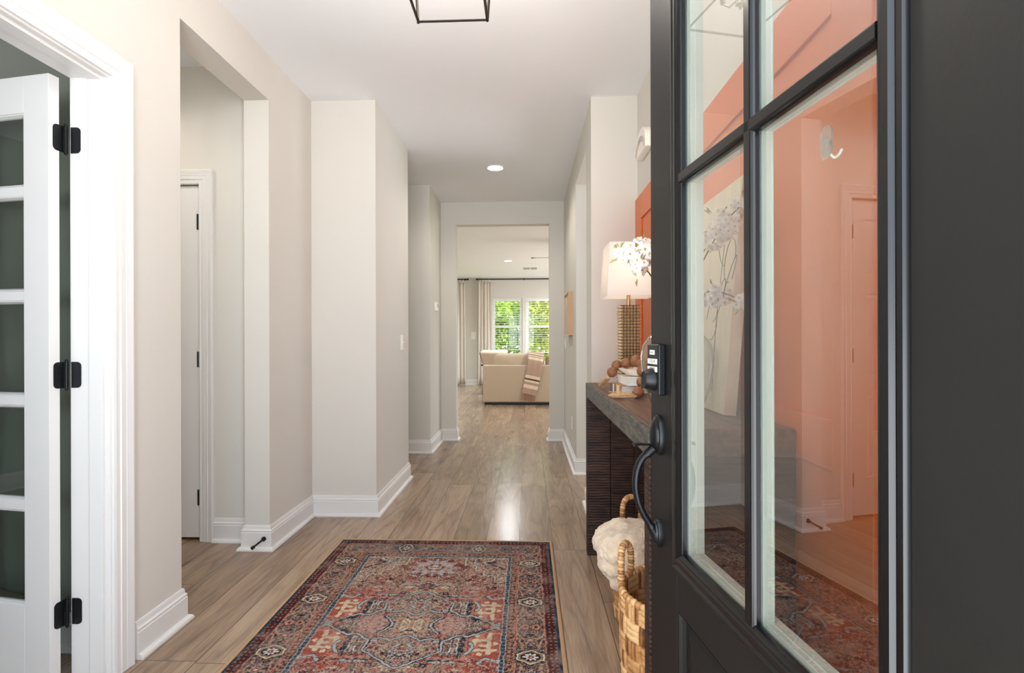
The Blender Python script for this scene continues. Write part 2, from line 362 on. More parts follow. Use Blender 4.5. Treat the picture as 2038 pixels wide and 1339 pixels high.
# ------------------------------------------------------------------ closet door
def panel_door(b, x0, x1, z0, z1, y0, y1, rows, st=.11, mid=True):
    """slab with sunk panels on the front (y0 side)"""
    b.box(x0, y0 + .008, z0, x1, y1, z1)
    b.box(x0, y0, z0, x0 + st, y0 + .008, z1); b.box(x1 - st, y0, z0, x1, y0 + .008, z1)
    zz = [z0] + [q for r in rows for q in r] + [z1]
    for i in range(0, len(zz), 2): b.box(x0 + st, y0, zz[i], x1 - st, y0 + .008, zz[i + 1])
    xm = (x0 + x1) / 2
    for r0, r1 in rows:
        cols = [(x0 + st, x1 - st)]
        if mid: b.box(xm - st / 2, y0, r0, xm + st / 2, y0 + .008, r1); cols = [(x0 + st, xm - st / 2), (xm + st / 2, x1 - st)]
        for c0, c1 in cols:
            k = .028
            vs = [(c0 + .012, y0 + .0079, r0 + .012), (c1 - .012, y0 + .0079, r0 + .012), (c1 - .012, y0 + .0079, r1 - .012), (c0 + .012, y0 + .0079, r1 - .012),
                  (c0 + k, y0 + .002, r0 + k), (c1 - k, y0 + .002, r0 + k), (c1 - k, y0 + .002, r1 - k), (c0 + k, y0 + .002, r1 - k)]
            b.add(vs, [(4, 5, 6, 7), (0, 1, 5, 4), (1, 2, 6, 5), (2, 3, 7, 6), (3, 0, 4, 7)])
cd = empty('door_3', (-1.897, 2.98, 0)); tag(cd, 'white panelled closet door in the side alcove with black hinges', 'door', kind='structure')
b = MB(); panel_door(b, -.769, -.004, .018, 2.052, .003, .038, [(.26, .80), (.92, 1.45), (1.57, 1.93)]); b.build('door_slab', M['trim'], cd)
for z in (.251, 1.049, 1.844):
    b = MB(); b.tube([(-.006, -.004, z - .045), (-.006, -.004, z + .045)], .0065, 10); b.box(-.018, .0005, z - .044, -.004, .003, z + .044)
    b.build('hinge', M['iron'], cd)
b = MB(); b.lathe([(.0, 0), (.028, 0), (.028, .006), (.01, .008), (.01, .03), (.024, .038), (.027, .048), (.02, .058), (0, .06)], 20); b.xf(Matrix.Translation((-.705, .003, .96)) @ Matrix.Rotation(R(90), 4, 'X')); b.build('door_knob', M['iron'], cd, smooth=40)

# ------------------------------------------------------------------ french door leaf, swung into the study
fd = empty('door_2', (-1.577, 1.745, 0), R(171)); tag(fd, 'white french door with glass panes, opened into the dark study', 'door', kind='structure')
# local x runs from the hinge along the leaf, local +y is the hall face after the turn
FY0, FY1 = .020, .055; FW = .785
rows5 = [(.265, .585), (.619, .939), (.973, 1.293), (1.327, 1.647), (1.681, 1.925)]
b = MB()
sx0 = .005
b.box(sx0, FY0, .012, sx0 + .105, FY1, 2.049); b.box(FW - .105, FY0, .012, FW, FY1, 2.049)
b.box(sx0 + .105, FY0, .012, FW - .105, FY1, .265); b.box(sx0 + .105, FY0, 1.925, FW - .105, FY1, 2.049)
b.build('door_slab', M['trim'], fd, bevel=.0015)
gx = [(.11 + i * (.57 / 3) + (0 if i == 0 else .014), .11 + (i + 1) * (.57 / 3) - (0 if i == 2 else .014)) for i in range(3)]
b = MB()
for (a0, a1), (c0, c1) in zip(rows5[:-1], rows5[1:]): b.box(.11, FY0 + .004, a1, .68, FY1 - .004, c0)
for i in range(2):
    for r0, r1 in rows5: b.box(gx[i][1], FY0 + .004, r0, gx[i + 1][0], FY1 - .004, r1)
b.build('muntin_grid', M['trim'], fd, bevel=.004)
b = MB()
for g0, g1 in gx:
    for r0, r1 in rows5:
        b.sweep([(g0, r0), (g1, r0), (g1, r1), (g0, r1)], [(0, -.009), (.010, -.009), (.010, -.006), (.003, .008), (0, .009)], lambda a, z, h: (a, (FY0 + FY1) / 2 + h * 1.05 + .004, z), closed=True)
b.build('glazing_bead', M['trim'], fd)
for g0, g1 in gx:
    for r0, r1 in rows5:
        b = MB(); b.box(g0, .0355, r0, g1, .0395, r1); b.build('glass_pane', M['frglass'], fd)
for z in (.231, 1.041, 1.845):
    b = MB(); b.tube([(-.002, .004, z - .046), (-.002, .004, z + .046)], .0062, 12)
    b.ell((-.002, .004, z + .048), .0055, 10, 6); b.ell((-.002, .004, z - .048), .0055, 10, 6)
    pl = [(.010 + .0, -.0445), (.010, .0445)]
    def leafplate(n=6, w=.034, hh=.0445, r=.014):
        pts = [(0, -hh)]
        for k in range(n + 1): a = -math.pi / 2 + math.pi / 2 * k / n; pts.append((w - r + r * math.cos(a), -hh + r + r * math.sin(a)))
        for k in range(n + 1): a = math.pi / 2 * k / n; pts.append((w - r + r * math.cos(a), hh - r + r * math.sin(a)))
        pts.append((0, hh)); return pts
    poly = leafplate()
    k0 = len(b.v); b.prism(poly, .0, .0022, 'x'); b.xf(Matrix.Translation((.0035, .008, z)), k0)
    # jamb leaf: lies on the jamb face, so counter-rotate the leaf angle
    k0 = len(b.v); b.prism([(q + .004, r_) for q, r_ in poly], -.0022, 0, 'y'); 
    b.xf(Matrix.Rotation(R(-171), 4, 'Z') @ Matrix.Translation((.008, .0048, z)), k0)
    for (yy, zz) in ((.022, -.03), (.034, 0), (.022, .03)):
        k0 = len(b.v); b.ell((0, 0, 0), (.0012, .0035, .0035), 10, 6); b.xf(Matrix.Translation((.0030, .008 + yy * .8, z + zz)), k0)
    b.build('hinge', M['iron'], fd, smooth=40)

# ------------------------------------------------------------------ entry door (outside face seen)
ANG = math.atan2(-.9923, .1236)
ed = empty('door_1', (.3126, 1.354, 0), ANG); tag(ed, 'tall black entry door standing open with four glass lites', 'door', kind='structure')
DW, DT, DH = .914, .045, 2.44
lx0, lx1, lz0, lz1 = .158, .760, .655, 2.325
pz0, pz1 = .13, .549; pxs = [(.170, .425), (.490, .745)]
b = MB()
b.box(0, 0, .012, lx0, DT, DH); b.box(lx1, 0, .012, DW, DT, DH)
b.box(lx0, 0, lz1, lx1, DT, DH); b.box(lx0, 0, pz1, lx1, DT, lz0); b.box(lx0, 0, .012, lx1, DT, pz0)
b.box(lx0, 0, pz0, pxs[0][0], DT, pz1); b.box(pxs[0][1], 0, pz0, pxs[1][0], DT, pz1); b.box(pxs[1][1], 0, pz0, lx1, DT, pz1)
b.build('door_slab', M['black'], ed, bevel=.002)
for a, c in pxs:
    b = MB()
    def ring(i0, y0_, i1, y1_):
        q0 = [(a + i0, y0_, pz0 + i0), (c - i0, y0_, pz0 + i0), (c - i0, y0_, pz1 - i0), (a + i0, y0_, pz1 - i0)]
        q1 = [(a + i1, y1_, pz0 + i1), (c - i1, y1_, pz0 + i1), (c - i1, y1_, pz1 - i1), (a + i1, y1_, pz1 - i1)]
        b.add(q0 + q1, [(0, 1, 5, 4), (1, 2, 6, 5), (2, 3, 7, 6), (3, 0, 4, 7)])
    for q in ((0, .0, .004, .006), (.004, .006, .010, .012), (.010, .012, .020, .013), (.020, .013, .030, .010), (.030, .010, .055, .003)): ring(*q)
    i1 = .055; b.add([(a + i1, .003, pz0 + i1), (c - i1, .003, pz0 + i1), (c - i1, .003, pz1 - i1), (a + i1, .003, pz1 - i1)], [(0, 1, 2, 3)])
    b.box(a, .028, pz0, c, .04, pz1)
    b.build('raised_panel', M['black'], ed)
# lite frame outside: mitred mould; inside: pale frame
gl0, gl1, gz0, gz1 = .186, .738, .683, 2.297
def on_door(a, z, h): return (a, -h, z)
b = MB(); FP = [(-.042, 0), (-.042, .003), (-.039, .0075), (-.033, .0085), (-.028, .0035), (-.025, .0035), (-.021, .0085), (-.012, .0095), (-.008, .0065), (-.005, .0065), (-.001, .003), (.003, .001), (.004, -.003), (.004, -.0085), (-.026, -.0085), (-.026, 0)]
b.sweep([(gl0, gz0), (gl1, gz0), (gl1, gz1), (gl0, gz1)], FP, on_door, closed=True); b.build('lite_frame', M['blackgloss'], ed, smooth=35)
b = MB(); b.sweep([(gl0, gz0), (gl1, gz0), (gl1, gz1), (gl0, gz1)], [(.002, -.0145), (.002, -.022), (.0035, -.0225), (.0035, -.031), (.005, -.032), (.005, -.049), (-.002, -.052), (-.03, -.050), (-.03, -.0455), (-.026, -.045), (-.026, -.0145)], on_door, closed=True)
b.build('inner_lite_frame', M['spacer'], ed)
mx_, mz_ = .4635, 1.5105
vb = [(-.0135, -.002), (-.0115, .001), (-.0105, .0045), (-.008, .006), (.008, .006), (.0105, .0045), (.0115, .001), (.0135, -.002), (.0135, -.0085), (-.0135, -.0085)]
b = MB(); b.sweep([(mx_, gz0), (mx_, gz1)], vb, on_door)
for p in ([(gl0, mz_), (mx_, mz_)], [(mx_, mz_), (gl1, mz_)]): b.sweep(p, vb, on_door)
b.build('muntin', M['blackgloss'], ed)
b = MB(); ib = [(-.0115, -.0145), (.0115, -.0145), (.0115, -.031), (.0125, -.0315), (.0125, -.034), (.005, -.037), (-.005, -.037), (-.0125, -.034), (-.0125, -.0315), (-.0115, -.031)]
b.sweep([(mx_, gz0), (mx_, gz1)], ib, on_door)
for p in ([(gl0, mz_), (mx_ - .011, mz_)], [(mx_ + .011, mz_), (gl1, mz_)]): b.sweep(p, ib, on_door)
b.build('inner_muntin', M['spacer'], ed)
for a, c in ((gl0, mx_), (mx_, gl1)):
    for z0, z1 in ((gz0, mz_), (mz_, gz1)):
        b = MB(); b.box(a - (.01 if a == gl0 else 0), .0090, z0 - (.01 if z0 == gz0 else 0), c + (.01 if c == gl1 else 0), .0140, z1 + (.01 if z1 == gz1 else 0)); b.build('glass_pane', M['glass'], ed)
# keypad deadbolt
kp = MB(); kp.box(.0225, -.0185, 1.024, .0985, 0, 1.1455); ko = kp.build('keypad_lock', M['iron'], ed, bevel=.004, seg=3)
kb = MB()
kb.box(.030, -.0196, 1.0975, .0905, -.0182, 1.110); kb.box(.030, -.0196, 1.0790, .0905, -.0182, 1.0915); kb.box(.044, -.0196, 1.1200, .074, -.0182, 1.1310)
kb.build('key_button', M['white'], ko)
def text(name, body, size, loc, rot, m, parent):
    cu = bpy.data.curves.new(name, 'FONT'); cu.body = body; cu.size = size; cu.align_x = 'CENTER'; cu.align_y = 'CENTER'; cu.extrude = .0002
    o = bpy.data.objects.new(name, cu); COL.objects.link(o); o.data.materials.append(m); o.location = loc; o.rotation_euler = rot; o.parent = parent
    return o
text('key_digits', '1 2 3 4', .0125, (.060, -.0198, 1.1037), (R(90), 0, 0), M['dark'], ko)
text('key_digits', '7 8 9 0', .0125, (.060, -.0198, 1.0852), (R(90), 0, 0), M['dark'], ko)
kb = MB(); kb.box(.047, -.0200, 1.1250, .066, -.0195, 1.1264); kb.build('key_mark', M['dark'], ko)
kb = MB(); kb.lathe([(.0, 0), (.0275, 0), (.0265, .010), (.0215, .026), (.020, .0285), (.0165, .0285), (.0155, .0265), (0, .0265)], 32); kb.box(-.0015, -.007, .0262, .0015, .007, .0272)
kb.xf(Matrix.Translation((.060, -.0182, 1.060)) @ Matrix.Diagonal((1, .8, 1, 1)) @ Matrix.Rotation(R(90), 4, 'X')); kb.build('deadbolt_cylinder', M['iron'], ko, smooth=35)
# handleset
hs = MB()
def oval(cx, cz, a, bb, prof, n=36):
    k0 = len(hs.v); hs.lathe(prof, n); hs.xf(Matrix.Translation((cx, 0, cz)) @ Matrix.Diagonal((a, 1, bb, 1)) @ Matrix.Rotation(R(90), 4, 'X'), k0)
OV = [(1, 0), (1, .006), (.93, .011), (.80, .012), (.74, .016), (.62, .020), (.3, .0235), (0, .024)]
oval(.060, .925, .0315, .0490, OV)
oval(.060, .688, .0210, .0340, OV)
ho = hs.build('handleset', M['iron'], ed, smooth=50)
g = MB(); gp = [(.018, .892), (.028, .884), (.042, .872), (.053, .855), (.0595, .832), (.0615, .805), (.058, .778), (.050, .752), (.039, .730), (.029, .714), (.022, .702), (.016, .690)]
# smooth the grip path
def smooth_path(p, n=5):
    out = []
    for i in range(len(p) - 1):
        p0, p1, p2, p3 = [Vector(p[max(0, min(len(p) - 1, i + k))]) for k in (-1, 0, 1, 2)]
        for j in range(n):
            t = j / n; out.append(.5 * ((2 * p1) + (p2 - p0) * t + (2 * p0 - 5 * p1 + 4 * p2 - p3) * t * t + (3 * p1 - p0 - 3 * p2 + p3) * t ** 3))
    out.append(Vector(p[-1])); return out
sp_ = smooth_path([(.060, -n, z) for n, z in gp]); k = len(sp_)
g.tube(sp_, [.0125 - .004 * math.sin(math.pi * i / (k - 1)) * .4 + (.003 if i < 8 or i > k - 9 else 0) for i in range(k)], 14, flat=.72)
g.build('grip', M['iron'], ho, smooth=60)
g = MB(); tp = smooth_path([(.060, -.018, .902), (.060, -.036, .903), (.060, -.052, .9045), (.060, -.066, .903)]); g.tube(tp, [.006 + .007 * i / (len(tp) - 1) for i in range(len(tp))], 12, flat=.35)
g.build('thumb_latch', M['iron'], ho, smooth=60)
for z in (.25, .9, 1.6, 2.2):
    b = MB(); b.tube([(DW + .004, .049, z - .05), (DW + .004, .049, z + .05)], .007, 10); b.build('hinge', M['iron'], ed)

# ------------------------------------------------------------------ windows of the living room
def window(name, x0, x1, z0, z1, label, mid=True):
    r = empty(name, ((x0 + x1) / 2, 13.66, z0)); tag(r, label, 'window', kind='structure'); hw = (x1 - x0) / 2; hh = z1 - z0
    b = MB()
    for q in ((-hw, -.03, 0, -hw + .04, .05, hh), (hw - .04, -.03, 0, hw, .05, hh), (-hw + .04, -.03, hh - .04, hw - .04, .05, hh), (-hw + .04, -.03, 0, hw - .04, .05, .05)): b.box(*q)
    b.build('window_frame', M['trim'], r)
    b = MB()
    if mid: b.box(-hw + .04, -.01, hh * .56 - .025, hw - .04, .03, hh * .56 + .025)
    b.box(-hw + .04, -.005, .05, -hw + .075, .02, hh - .04); b.box(hw - .075, -.005, .05, hw - .04, .02, hh - .04)
    b.build('sash', M['trim'], r)
    b = MB(); b.box(-hw + .075, .006, .05, hw - .075, .011, hh - .04); b.build('pane', M['wglass'], r)
    b = MB(); b.box(-hw - .03, -.10, -.03, hw + .03, -.0605, 0); b.build('sill', M['trim'], r)
    return r
window('window_1', -.92, -.13, .55, 2.24, 'white framed sash window behind the sofa, beside the pleated curtain')
window('window_2', -.045, .75, .55, 2.24, 'white framed sash window partly hidden by the right side of the doorway')
window('window_3', -3.4, -1.8, .02, 2.2, 'glazed patio door behind the far left curtain', False)
boxes('window_4', M['trim'], [(3.12, 4.0, .7, 3.16, 4.05, 2.3), (3.12, 5.55, .7, 3.16, 5.6, 2.3), (3.12, 4.05, 2.25, 3.16, 5.55, 2.3), (3.12, 4.05, .7, 3.16, 5.55, .75)])
blind_m = mat('white_blind_slat', (.85, .85, .83, 1), .5, trans=.25)
def blind(x0, x1, z0, z1, label):
    r = empty('window_blind', ((x0 + x1) / 2, 13.615, z1)); tag(r, label, 'blind', 'blinds of the rear windows'); hw = (x1 - x0) / 2
    b = MB(); b.box(-hw, -.025, -.045, hw, .025, 0); b.build('headrail', blind_m, r)
    n = int((z1 - z0 - .08) / .058); b = MB()
    for i in range(n):
        z = -.09 - i * .058; k0 = len(b.v); b.box(-hw, -.022, -.0012, hw, .022, .0012); b.xf(Matrix.Translation((0, 0, z)) @ Matrix.Rotation(R(-11), 4, 'X'), k0)
    b.build('slat', blind_m, r)
    b = MB(); b.box(-hw, -.022, -(z1 - z0), hw, .022, -(z1 - z0) + .02); b.build('bottom_rail', blind_m, r)
    b = MB()
    for s in (-.6, .6): b.tube([(hw * s, 0, -.04), (hw * s, 0, -(z1 - z0) + .01)], .0012, 5)
    b.build('ladder_cord', blind_m, r)
blind(-.875, -.175, .89, 2.195, 'white slatted blind lowered over the window just left of the wall strip')
blind(0.0, .705, .82, 2.195, 'white slatted blind over the window cut off by the doorway edge')

# ================================================================== RUG
RW, RL = 1.187, 1.78; RCX, RCY = -.4725, 2.112
def rug_colors():
    st = .003; nx, ny = int(RW / st) + 1, int(RL / st) + 1
    u = np.linspace(-RW / 2, RW / 2, nx); v = np.linspace(-RL / 2, RL / 2, ny); U, V = np.meshgrid(u, v)
    A, B = np.abs(U), np.abs(V)
    def c(r, g, b): return np.array(lin(r, g, b)[:3])
    RED, RUST, SAL, PINK, TAN, CREAM, IVORY = c(142, 48, 34), c(168, 70, 44), c(196, 116, 92), c(192, 150, 136), c(176, 144, 114), c(214, 196, 160), c(214, 208, 200)
    BLUE, NAVY, BLK, MAR, OLV, MAUVE, LTB = c(92, 106, 116), c(44, 54, 66), c(36, 34, 38), c(86, 34, 32), c(112, 94, 74), c(172, 130, 126), c(172, 180, 182)
    rng = np.random.default_rng(5)
    def vnoise(x, y, seed):
        r = np.random.default_rng(seed); G = r.random((257, 257))
        xi = np.floor(x).astype(int) % 256; yi = np.floor(y).astype(int) % 256; fx = x - np.floor(x); fy = y - np.floor(y)
        fx = fx * fx * (3 - 2 * fx); fy = fy * fy * (3 - 2 * fy)
        return (G[yi, xi] * (1 - fx) + G[yi, xi + 1] * fx) * (1 - fy) + (G[yi + 1, xi] * (1 - fx) + G[yi + 1, xi + 1] * fx) * fy
    def fb(k, seed, ax=A, by=B): return .62 * vnoise(ax * k, by * k, seed) + .38 * vnoise(ax * k * 2.3, by * k * 2.3, seed + 1)
    A0, B0 = A, B; A = A + .007 * (vnoise(A * 70, B * 70, 301) - .5); B = B + .007 * (vnoise(A0 * 70 + 5, B * 70 + 9, 302) - .5)
    out = np.zeros((ny, nx, 3))
    def put(mask, col): out[mask] = col
    def motif(mask, pal, k, seed, ax=A, by=B, dark=BLK, line=.05, lt=None):
        n = fb(k, seed, ax, by); n2 = fb(k * 1.7, seed + 7, ax, by)
        q = np.clip(((n - .22) / .56) * len(pal), 0, len(pal) - 1e-6).astype(int)
        for i, p in enumerate(pal): put(mask & (q == i), p)
        fr = ((n - .22) / .56) * len(pal); e = np.abs(fr - np.round(fr))
        put(mask & (e < line * 2.2), dark)
        if lt is not None: put(mask & (np.abs(n2 - .5) < .022), lt)
    def seg(x0, y0, x1, y1):
        dx, dy = x1 - x0, y1 - y0; t = np.clip(((A - x0) * dx + (B - y0) * dy) / (dx * dx + dy * dy), 0, 1)
        return np.hypot(A - x0 - t * dx, B - y0 - t * dy)
    def inpoly(P):
        ins = np.zeros(A.shape, bool); n = len(P)
        for i in range(n):
            (xa, ya), (xb, yb) = P[i], P[(i + 1) % n]
            if ya == yb: continue
            cnd = ((ya > B) != (yb > B)) & (A < (xb - xa) * (B - ya) / (yb - ya) + xa); ins ^= cnd
        return ins
    def pline(P, wd, col, dark=BLK, edge=.0035):
        d = np.full(A.shape, 9.0)
        for i in range(len(P) - 1): d = np.minimum(d, seg(*P[i], *P[i + 1]))
        put(d < wd + edge, dark); put(d < wd, col)
    D = np.minimum(RW / 2 - A, RL / 2 - B)          # distance from the edge
    side = (RW / 2 - A) < (RL / 2 - B)              # long-side border
    along = np.where(side, B, A); across = D
    fieldW, fieldL = .364, .661
    # ---- field
    field = D > .229
    motif(field, [RED, RUST, RUST, SAL], 26, 21, dark=RED, line=.03)
    # upper ground (beyond the medallion): mottled red and pink with flowers
    up = field & (B > .30); motif(up, [MAR, RED, SAL, PINK, RUST, TAN], 34, 31, dark=MAR, line=.07, lt=CREAM)
    # plain rust cells with cream hooked emblem at the sides
    cell = field & (A > .235) & (B > .045) & (B < .215); motif(cell, [RUST, RUST, SAL, RUST], 20, 41, dark=RUST, line=0)
    for (x0, y0, x1, y1) in ((.322, .055, .322, .185), (.265, .165, .345, .165), (.275, .10, .322, .10), (.265, .10, .265, .135), (.29, .135, .322, .135)):
        put(field & (seg(x0, y0, x1, y1) < .007 + .003 * vnoise(A * 160, B * 160, 3)), CREAM)
    for (x0, y0) in ((.272, .072), (.345, .12), (.29, .19)): put(np.hypot(A - x0, B - y0) < .010, CREAM)
    # boxed cells beside the medallion
    bx = field & (A > .13) & (A < .225) & (B > .07) & (B < .205); motif(bx, [TAN, SAL, PINK, OLV, RUST], 44, 51, dark=BLK, line=.08, lt=CREAM)
    pline([(.15, .185), (.205, .185), (.205, .095), (.15, .095)], .003, IVORY); pline([(.178, .185), (.178, .095)], .0025, IVORY)
    pline([(.232, .055), (.232, .205)], .009, SAL); pline([(.219, .06), (.219, .205)], .007, NAVY)
    put(field & (A > .08) & (A < .24) & (np.abs(B - .222) < .010), SAL); put(field & (A > .08) & (A < .24) & (np.abs(B - .235) < .004), BLK)
    pline([(.24, .19), (.262, .15), (.252, .12)], .0065, LTB); pline([(.36, .235), (.315, .215), (.29, .245)], .006, LTB)
    pline([(.12, .245), (.15, .243)], .006, LTB); pline([(.165, .245), (.20, .243)], .006, LTB)
    # medallion
    med = [(0, .285), (.145, .180), (.140, .115), (.19, .085), (.225, .075), (.30, .035), (.352, .008), (.352, 0), (0, 0)]
    im = inpoly(med); motif(im & field, [OLV, TAN, PINK, SAL, RUST], 40, 61, dark=BLK, line=.06, lt=CREAM)
    lobe = inpoly([(.08, 0), (.125, .055), (.17, .075), (.215, .04), (.215, 0)]); motif(lobe, [MAUVE, PINK, MAUVE, PINK], 36, 71, A, B * 2.2, dark=SAL, line=.05, lt=TAN)
    lobe2 = inpoly([(.215, 0), (.23, .06), (.27, .045), (.31, .015), (.31, 0)]); motif(lobe2, [TAN, PINK, OLV, SAL], 50, 77, dark=BLK, line=.08)
    put(np.abs(seg(.235, .062, .295, .030)) < .011 + .006 * (vnoise(A * 120, B * 120, 9) - .5), BLK)
    inner = inpoly([(0, .25), (.125, .165), (.125, .115), (0, .05)]); motif(inner & im, [OLV, TAN, SAL, MAR, PINK], 46, 81, dark=BLK, line=.07, lt=CREAM)
    rose4 = inpoly([(.03, .02), (.10, .05), (.115, .10), (.06, .085)]); put(rose4, SAL); put(np.hypot((A - .078) / .026, (B - .066) / .020) < 1, OLV); motif(np.hypot((A - .078) / .020, (B - .066) / .015) < 1, [OLV, PINK, MAR], 90, 91, dark=BLK, line=.1)
    pline([(.0, .075), (.062, .112), (.090, .098), (.128, .106)], .0055, LTB)
    pline([(.022, .175), (.035, .155), (.018, .135), (.03, .120)], .006, LTB)
    pline([(0, .205), (.048, .178), (.03, .165)], .004, LTB)
    pline([(.078, .004), (.098, .040), (.118, .058)], .0065, LTB)
    put(inpoly([(0, .192), (.024, .178), (0, .164)]), RUST); put(inpoly([(0, .184), (.012, .178), (0, .172)]), IVORY)
    med_line = [(0, .285), (.145, .180), (.140, .115), (.165, .100), (.20, .070), (.235, .078), (.30, .038), (.352, .006)]
    pline(med_line, .0046, LTB); pline([(.30, .036), (.352, .014)], .005, LTB); pline([(.115, .118), (.150, .118)], .007, LTB)
    ros = np.hypot(A / .070, B / .058) < 1 + .16 * np.cos(8 * np.arctan2(B, A)); put(ros, CREAM); motif(ros, [CREAM, TAN, CREAM, CREAM, SAL], 60, 101, dark=OLV, line=.05)
    put(np.hypot(A / .022, B / .014) < 1, MAUVE); put(np.hypot(A / .011, B / .007) < 1, NAVY); put(np.hypot(A / .014, (B - .037) / .007) < 1, BLK)
    # dark triangles and beige bars above the medallion
    tri = inpoly([(.05, .255), (.115, .255), (.115, .345), (.075, .345), (0, .295)]); motif(tri & field, [NAVY, BLK, TAN, CREAM, SAL], 34, 111, dark=BLK, line=.03)
    pline([(.122, .26), (.122, .345)], .008, SAL); pline([(0, .372), (.045, .348), (.112, .348)], .004, IVORY); pline([(.0, .36), (.05, .336)], .004, MAR)
    bars = field & (A > .133) & (A < .165) & (B > .25) & (B < .345); put(bars, np.array(TAN)); put(bars & (np.sin(A * 900) > .2), MAR)
    put(inpoly([(.0, .285), (.0, .31), (.02, .297)]), RED)
    # pendant star
    so = inpoly([(0, .655), (.10, .60), (.19, .535), (.10, .47), (0, .42)]); motif(so & field, [RED, MAR, RUST, RED], 30, 121, dark=MAR, line=.03)
    ang = np.arctan2((V - np.sign(V) * .535), U); rr = np.hypot(U / .135, (B - .535) / .098)
    star = rr < .80 + .20 * np.cos(12 * ang); put(star & field, LTB); motif((rr < .72) & field, [LTB, IVORY, PINK, LTB], 50, 131, dark=MAUVE, line=.06)
    put((rr < .40) & field, SAL); put((rr < .33) & field, MAR); put((rr < .26) & field, IVORY); put((rr < .18) & (np.sin(V * 260) > 0), MAR); put((rr < .07), RED)
    # stepped beige spandrels in the corners
    stp = field & (((A > .15) & (B > .565)) | ((A > .21) & (B > .50)) | ((A > .255) & (B > .455)) | ((A > .31) & (B > .385)))
    motif(stp, [TAN, PINK, TAN, SAL, CREAM], 38, 141, dark=MAR, line=.05, lt=CREAM)
    pline([(.15, .66), (.15, .565), (.21, .565), (.21, .50), (.255, .50), (.255, .455), (.31, .455), (.31, .385), (.364, .385)], .0045, CREAM)
    pline([(.30, .64), (.24, .60), (.33, .53)], .006, IVORY); pline([(.318, .62), (.268, .595), (.35, .525)], .0065, MAR); pline([(.20, .64), (.20, .585), (.235, .585)], .0065, LTB); pline([(.212, .64), (.212, .597)], .005, MAR)
    # fine drawing all over the field: dark outlines, ivory and salmon tendrils
    calm = (A > .235) & (B > .045) & (B < .215)
    for kf, sd, lv, wd, col, al_ in ((44, 311, .50, .030, BLK, .75), (44, 311, .56, .022, IVORY, .6), (58, 313, .42, .030, MAR, .7), (58, 313, .60, .026, CREAM, .65), (72, 315, .5, .030, NAVY, .6), (50, 317, .62, .024, SAL, .6), (66, 319, .46, .02, LTB, .55)):
        n_ = fb(kf, sd, A0, B0); k_ = (field & (np.abs(n_ - lv) < wd)).astype(float) * al_ * np.where(calm, .22, 1.0); out[:] = out * (1 - k_[..., None]) + col * k_[..., None]
    for wd, P_ in ((.0038, med_line), (.0035, [(.0, .075), (.062, .112), (.090, .098), (.128, .106)]), (.0035, [(.078, .004), (.098, .040), (.118, .058)])): pline(P_, wd, LTB)
    out[~field] = 0
    # ---- guard stripes
    g1 = (D <= .229) & (D > .208); put(g1, BLUE); tt = (along * 46) % 1.0; put(g1 & (np.abs(tt - .5) * .020 < .0042 + .004 * np.abs(D - .2185) / .010), NAVY); put(g1 & ((np.abs(D - .2275) < .0016) | (np.abs(D - .2095) < .0016)), LTB)
    g2 = (D <= .208) & (D > .175); motif(g2, [MAUVE, MAR, TAN, OLV, MAR], 1, 151, along * 95, D * 120, dark=BLK, line=.06); put(g2 & (np.abs(D - .1765) < .002), SAL)
    put(g2 & (np.hypot(((along * 38) % 1.0 - .5) / 38, D - .192) < .0055), SAL)
    # ---- main border
    mb = (D <= .175) & (D > .053); per = .40; pos = ((along - .20 + per / 2) % per) - per / 2; ap = np.abs(pos); lat = D - .114; al = np.abs(lat)
    motif(mb, [NAVY, BLK, NAVY, SAL, NAVY, BLK, MAR], 1, 161, ap * 52, al * 60, dark=BLK, line=.05, lt=TAN)
    # cartouche with dark ground between the rosettes
    cp = .2 - ap; oc = np.maximum(cp / .085, np.maximum(al / .054, (cp / .085 + al / .054) / 1.55)); ci = mb & (oc < 1)
    motif(ci, [BLK, NAVY, BLK, NAVY, TAN, NAVY, SAL, BLK], 1, 163, cp * 70, al * 60, dark=BLK, line=.04); put(mb & (np.abs(oc - 1.0) < .05), TAN)
    put(ci & (np.hypot(cp / .018, (al - .022) / .014) < 1), SAL); put(ci & (np.hypot(cp / .009, (al - .022) / .007) < 1), MAR)
    put(mb & (np.abs(al - .030 - .25 * np.abs(ap - .058)) < .003) & (ap > .045) & (ap < .115), TAN)
    sm = np.abs(ap - .108) / .016 + al / .030; put(mb & (sm < 1), TAN); put(mb & (sm < .78), NAVY); put(mb & (sm < .52), SAL); put(mb & (sm < .25), IVORY)
    hexd = np.maximum(ap / .044 + al / .085, al / .052)
    put(mb & (hexd < 1.08), BLK); put(mb & (hexd < 1.0), CREAM); put(mb & (hexd < .86), MAR); put(mb & (hexd < .80), TAN); put(mb & (hexd < .72), BLK)
    pa = np.arctan2(lat, pos); pr = np.hypot(pos / .023, lat / .030); put(mb & (pr < .78 + .22 * np.cos(8 * pa)), IVORY); put(mb & (pr < .42), RED); put(mb & (pr < .16), CREAM)
    put(mb & (np.abs(al - .0555) < .0022) & (ap > .03), SAL)
    for kf, sd, lv, wd, col, al_ in ((40, 331, .5, .030, BLK, .6), (40, 331, .57, .022, SAL, .55), (56, 333, .46, .024, TAN, .5), (56, 335, .58, .022, IVORY, .4)):
        n_ = fb(kf, sd, ap, al + 3); k_ = (mb & (hexd > 1.08) & (np.abs(n_ - lv) < wd)).astype(float)[..., None] * al_; out[:] = out * (1 - k_) + col * k_
    # short-end border reads as a greyer blue
    endb = mb & ~side; out[endb] = out[endb] * .72 + BLUE * .28
    # ---- outer red line, checks, dark line
    ol = (D <= .053) & (D > .041); motif(ol, [MAR, MAR, BLK], 60, 171, dark=MAR, line=0)
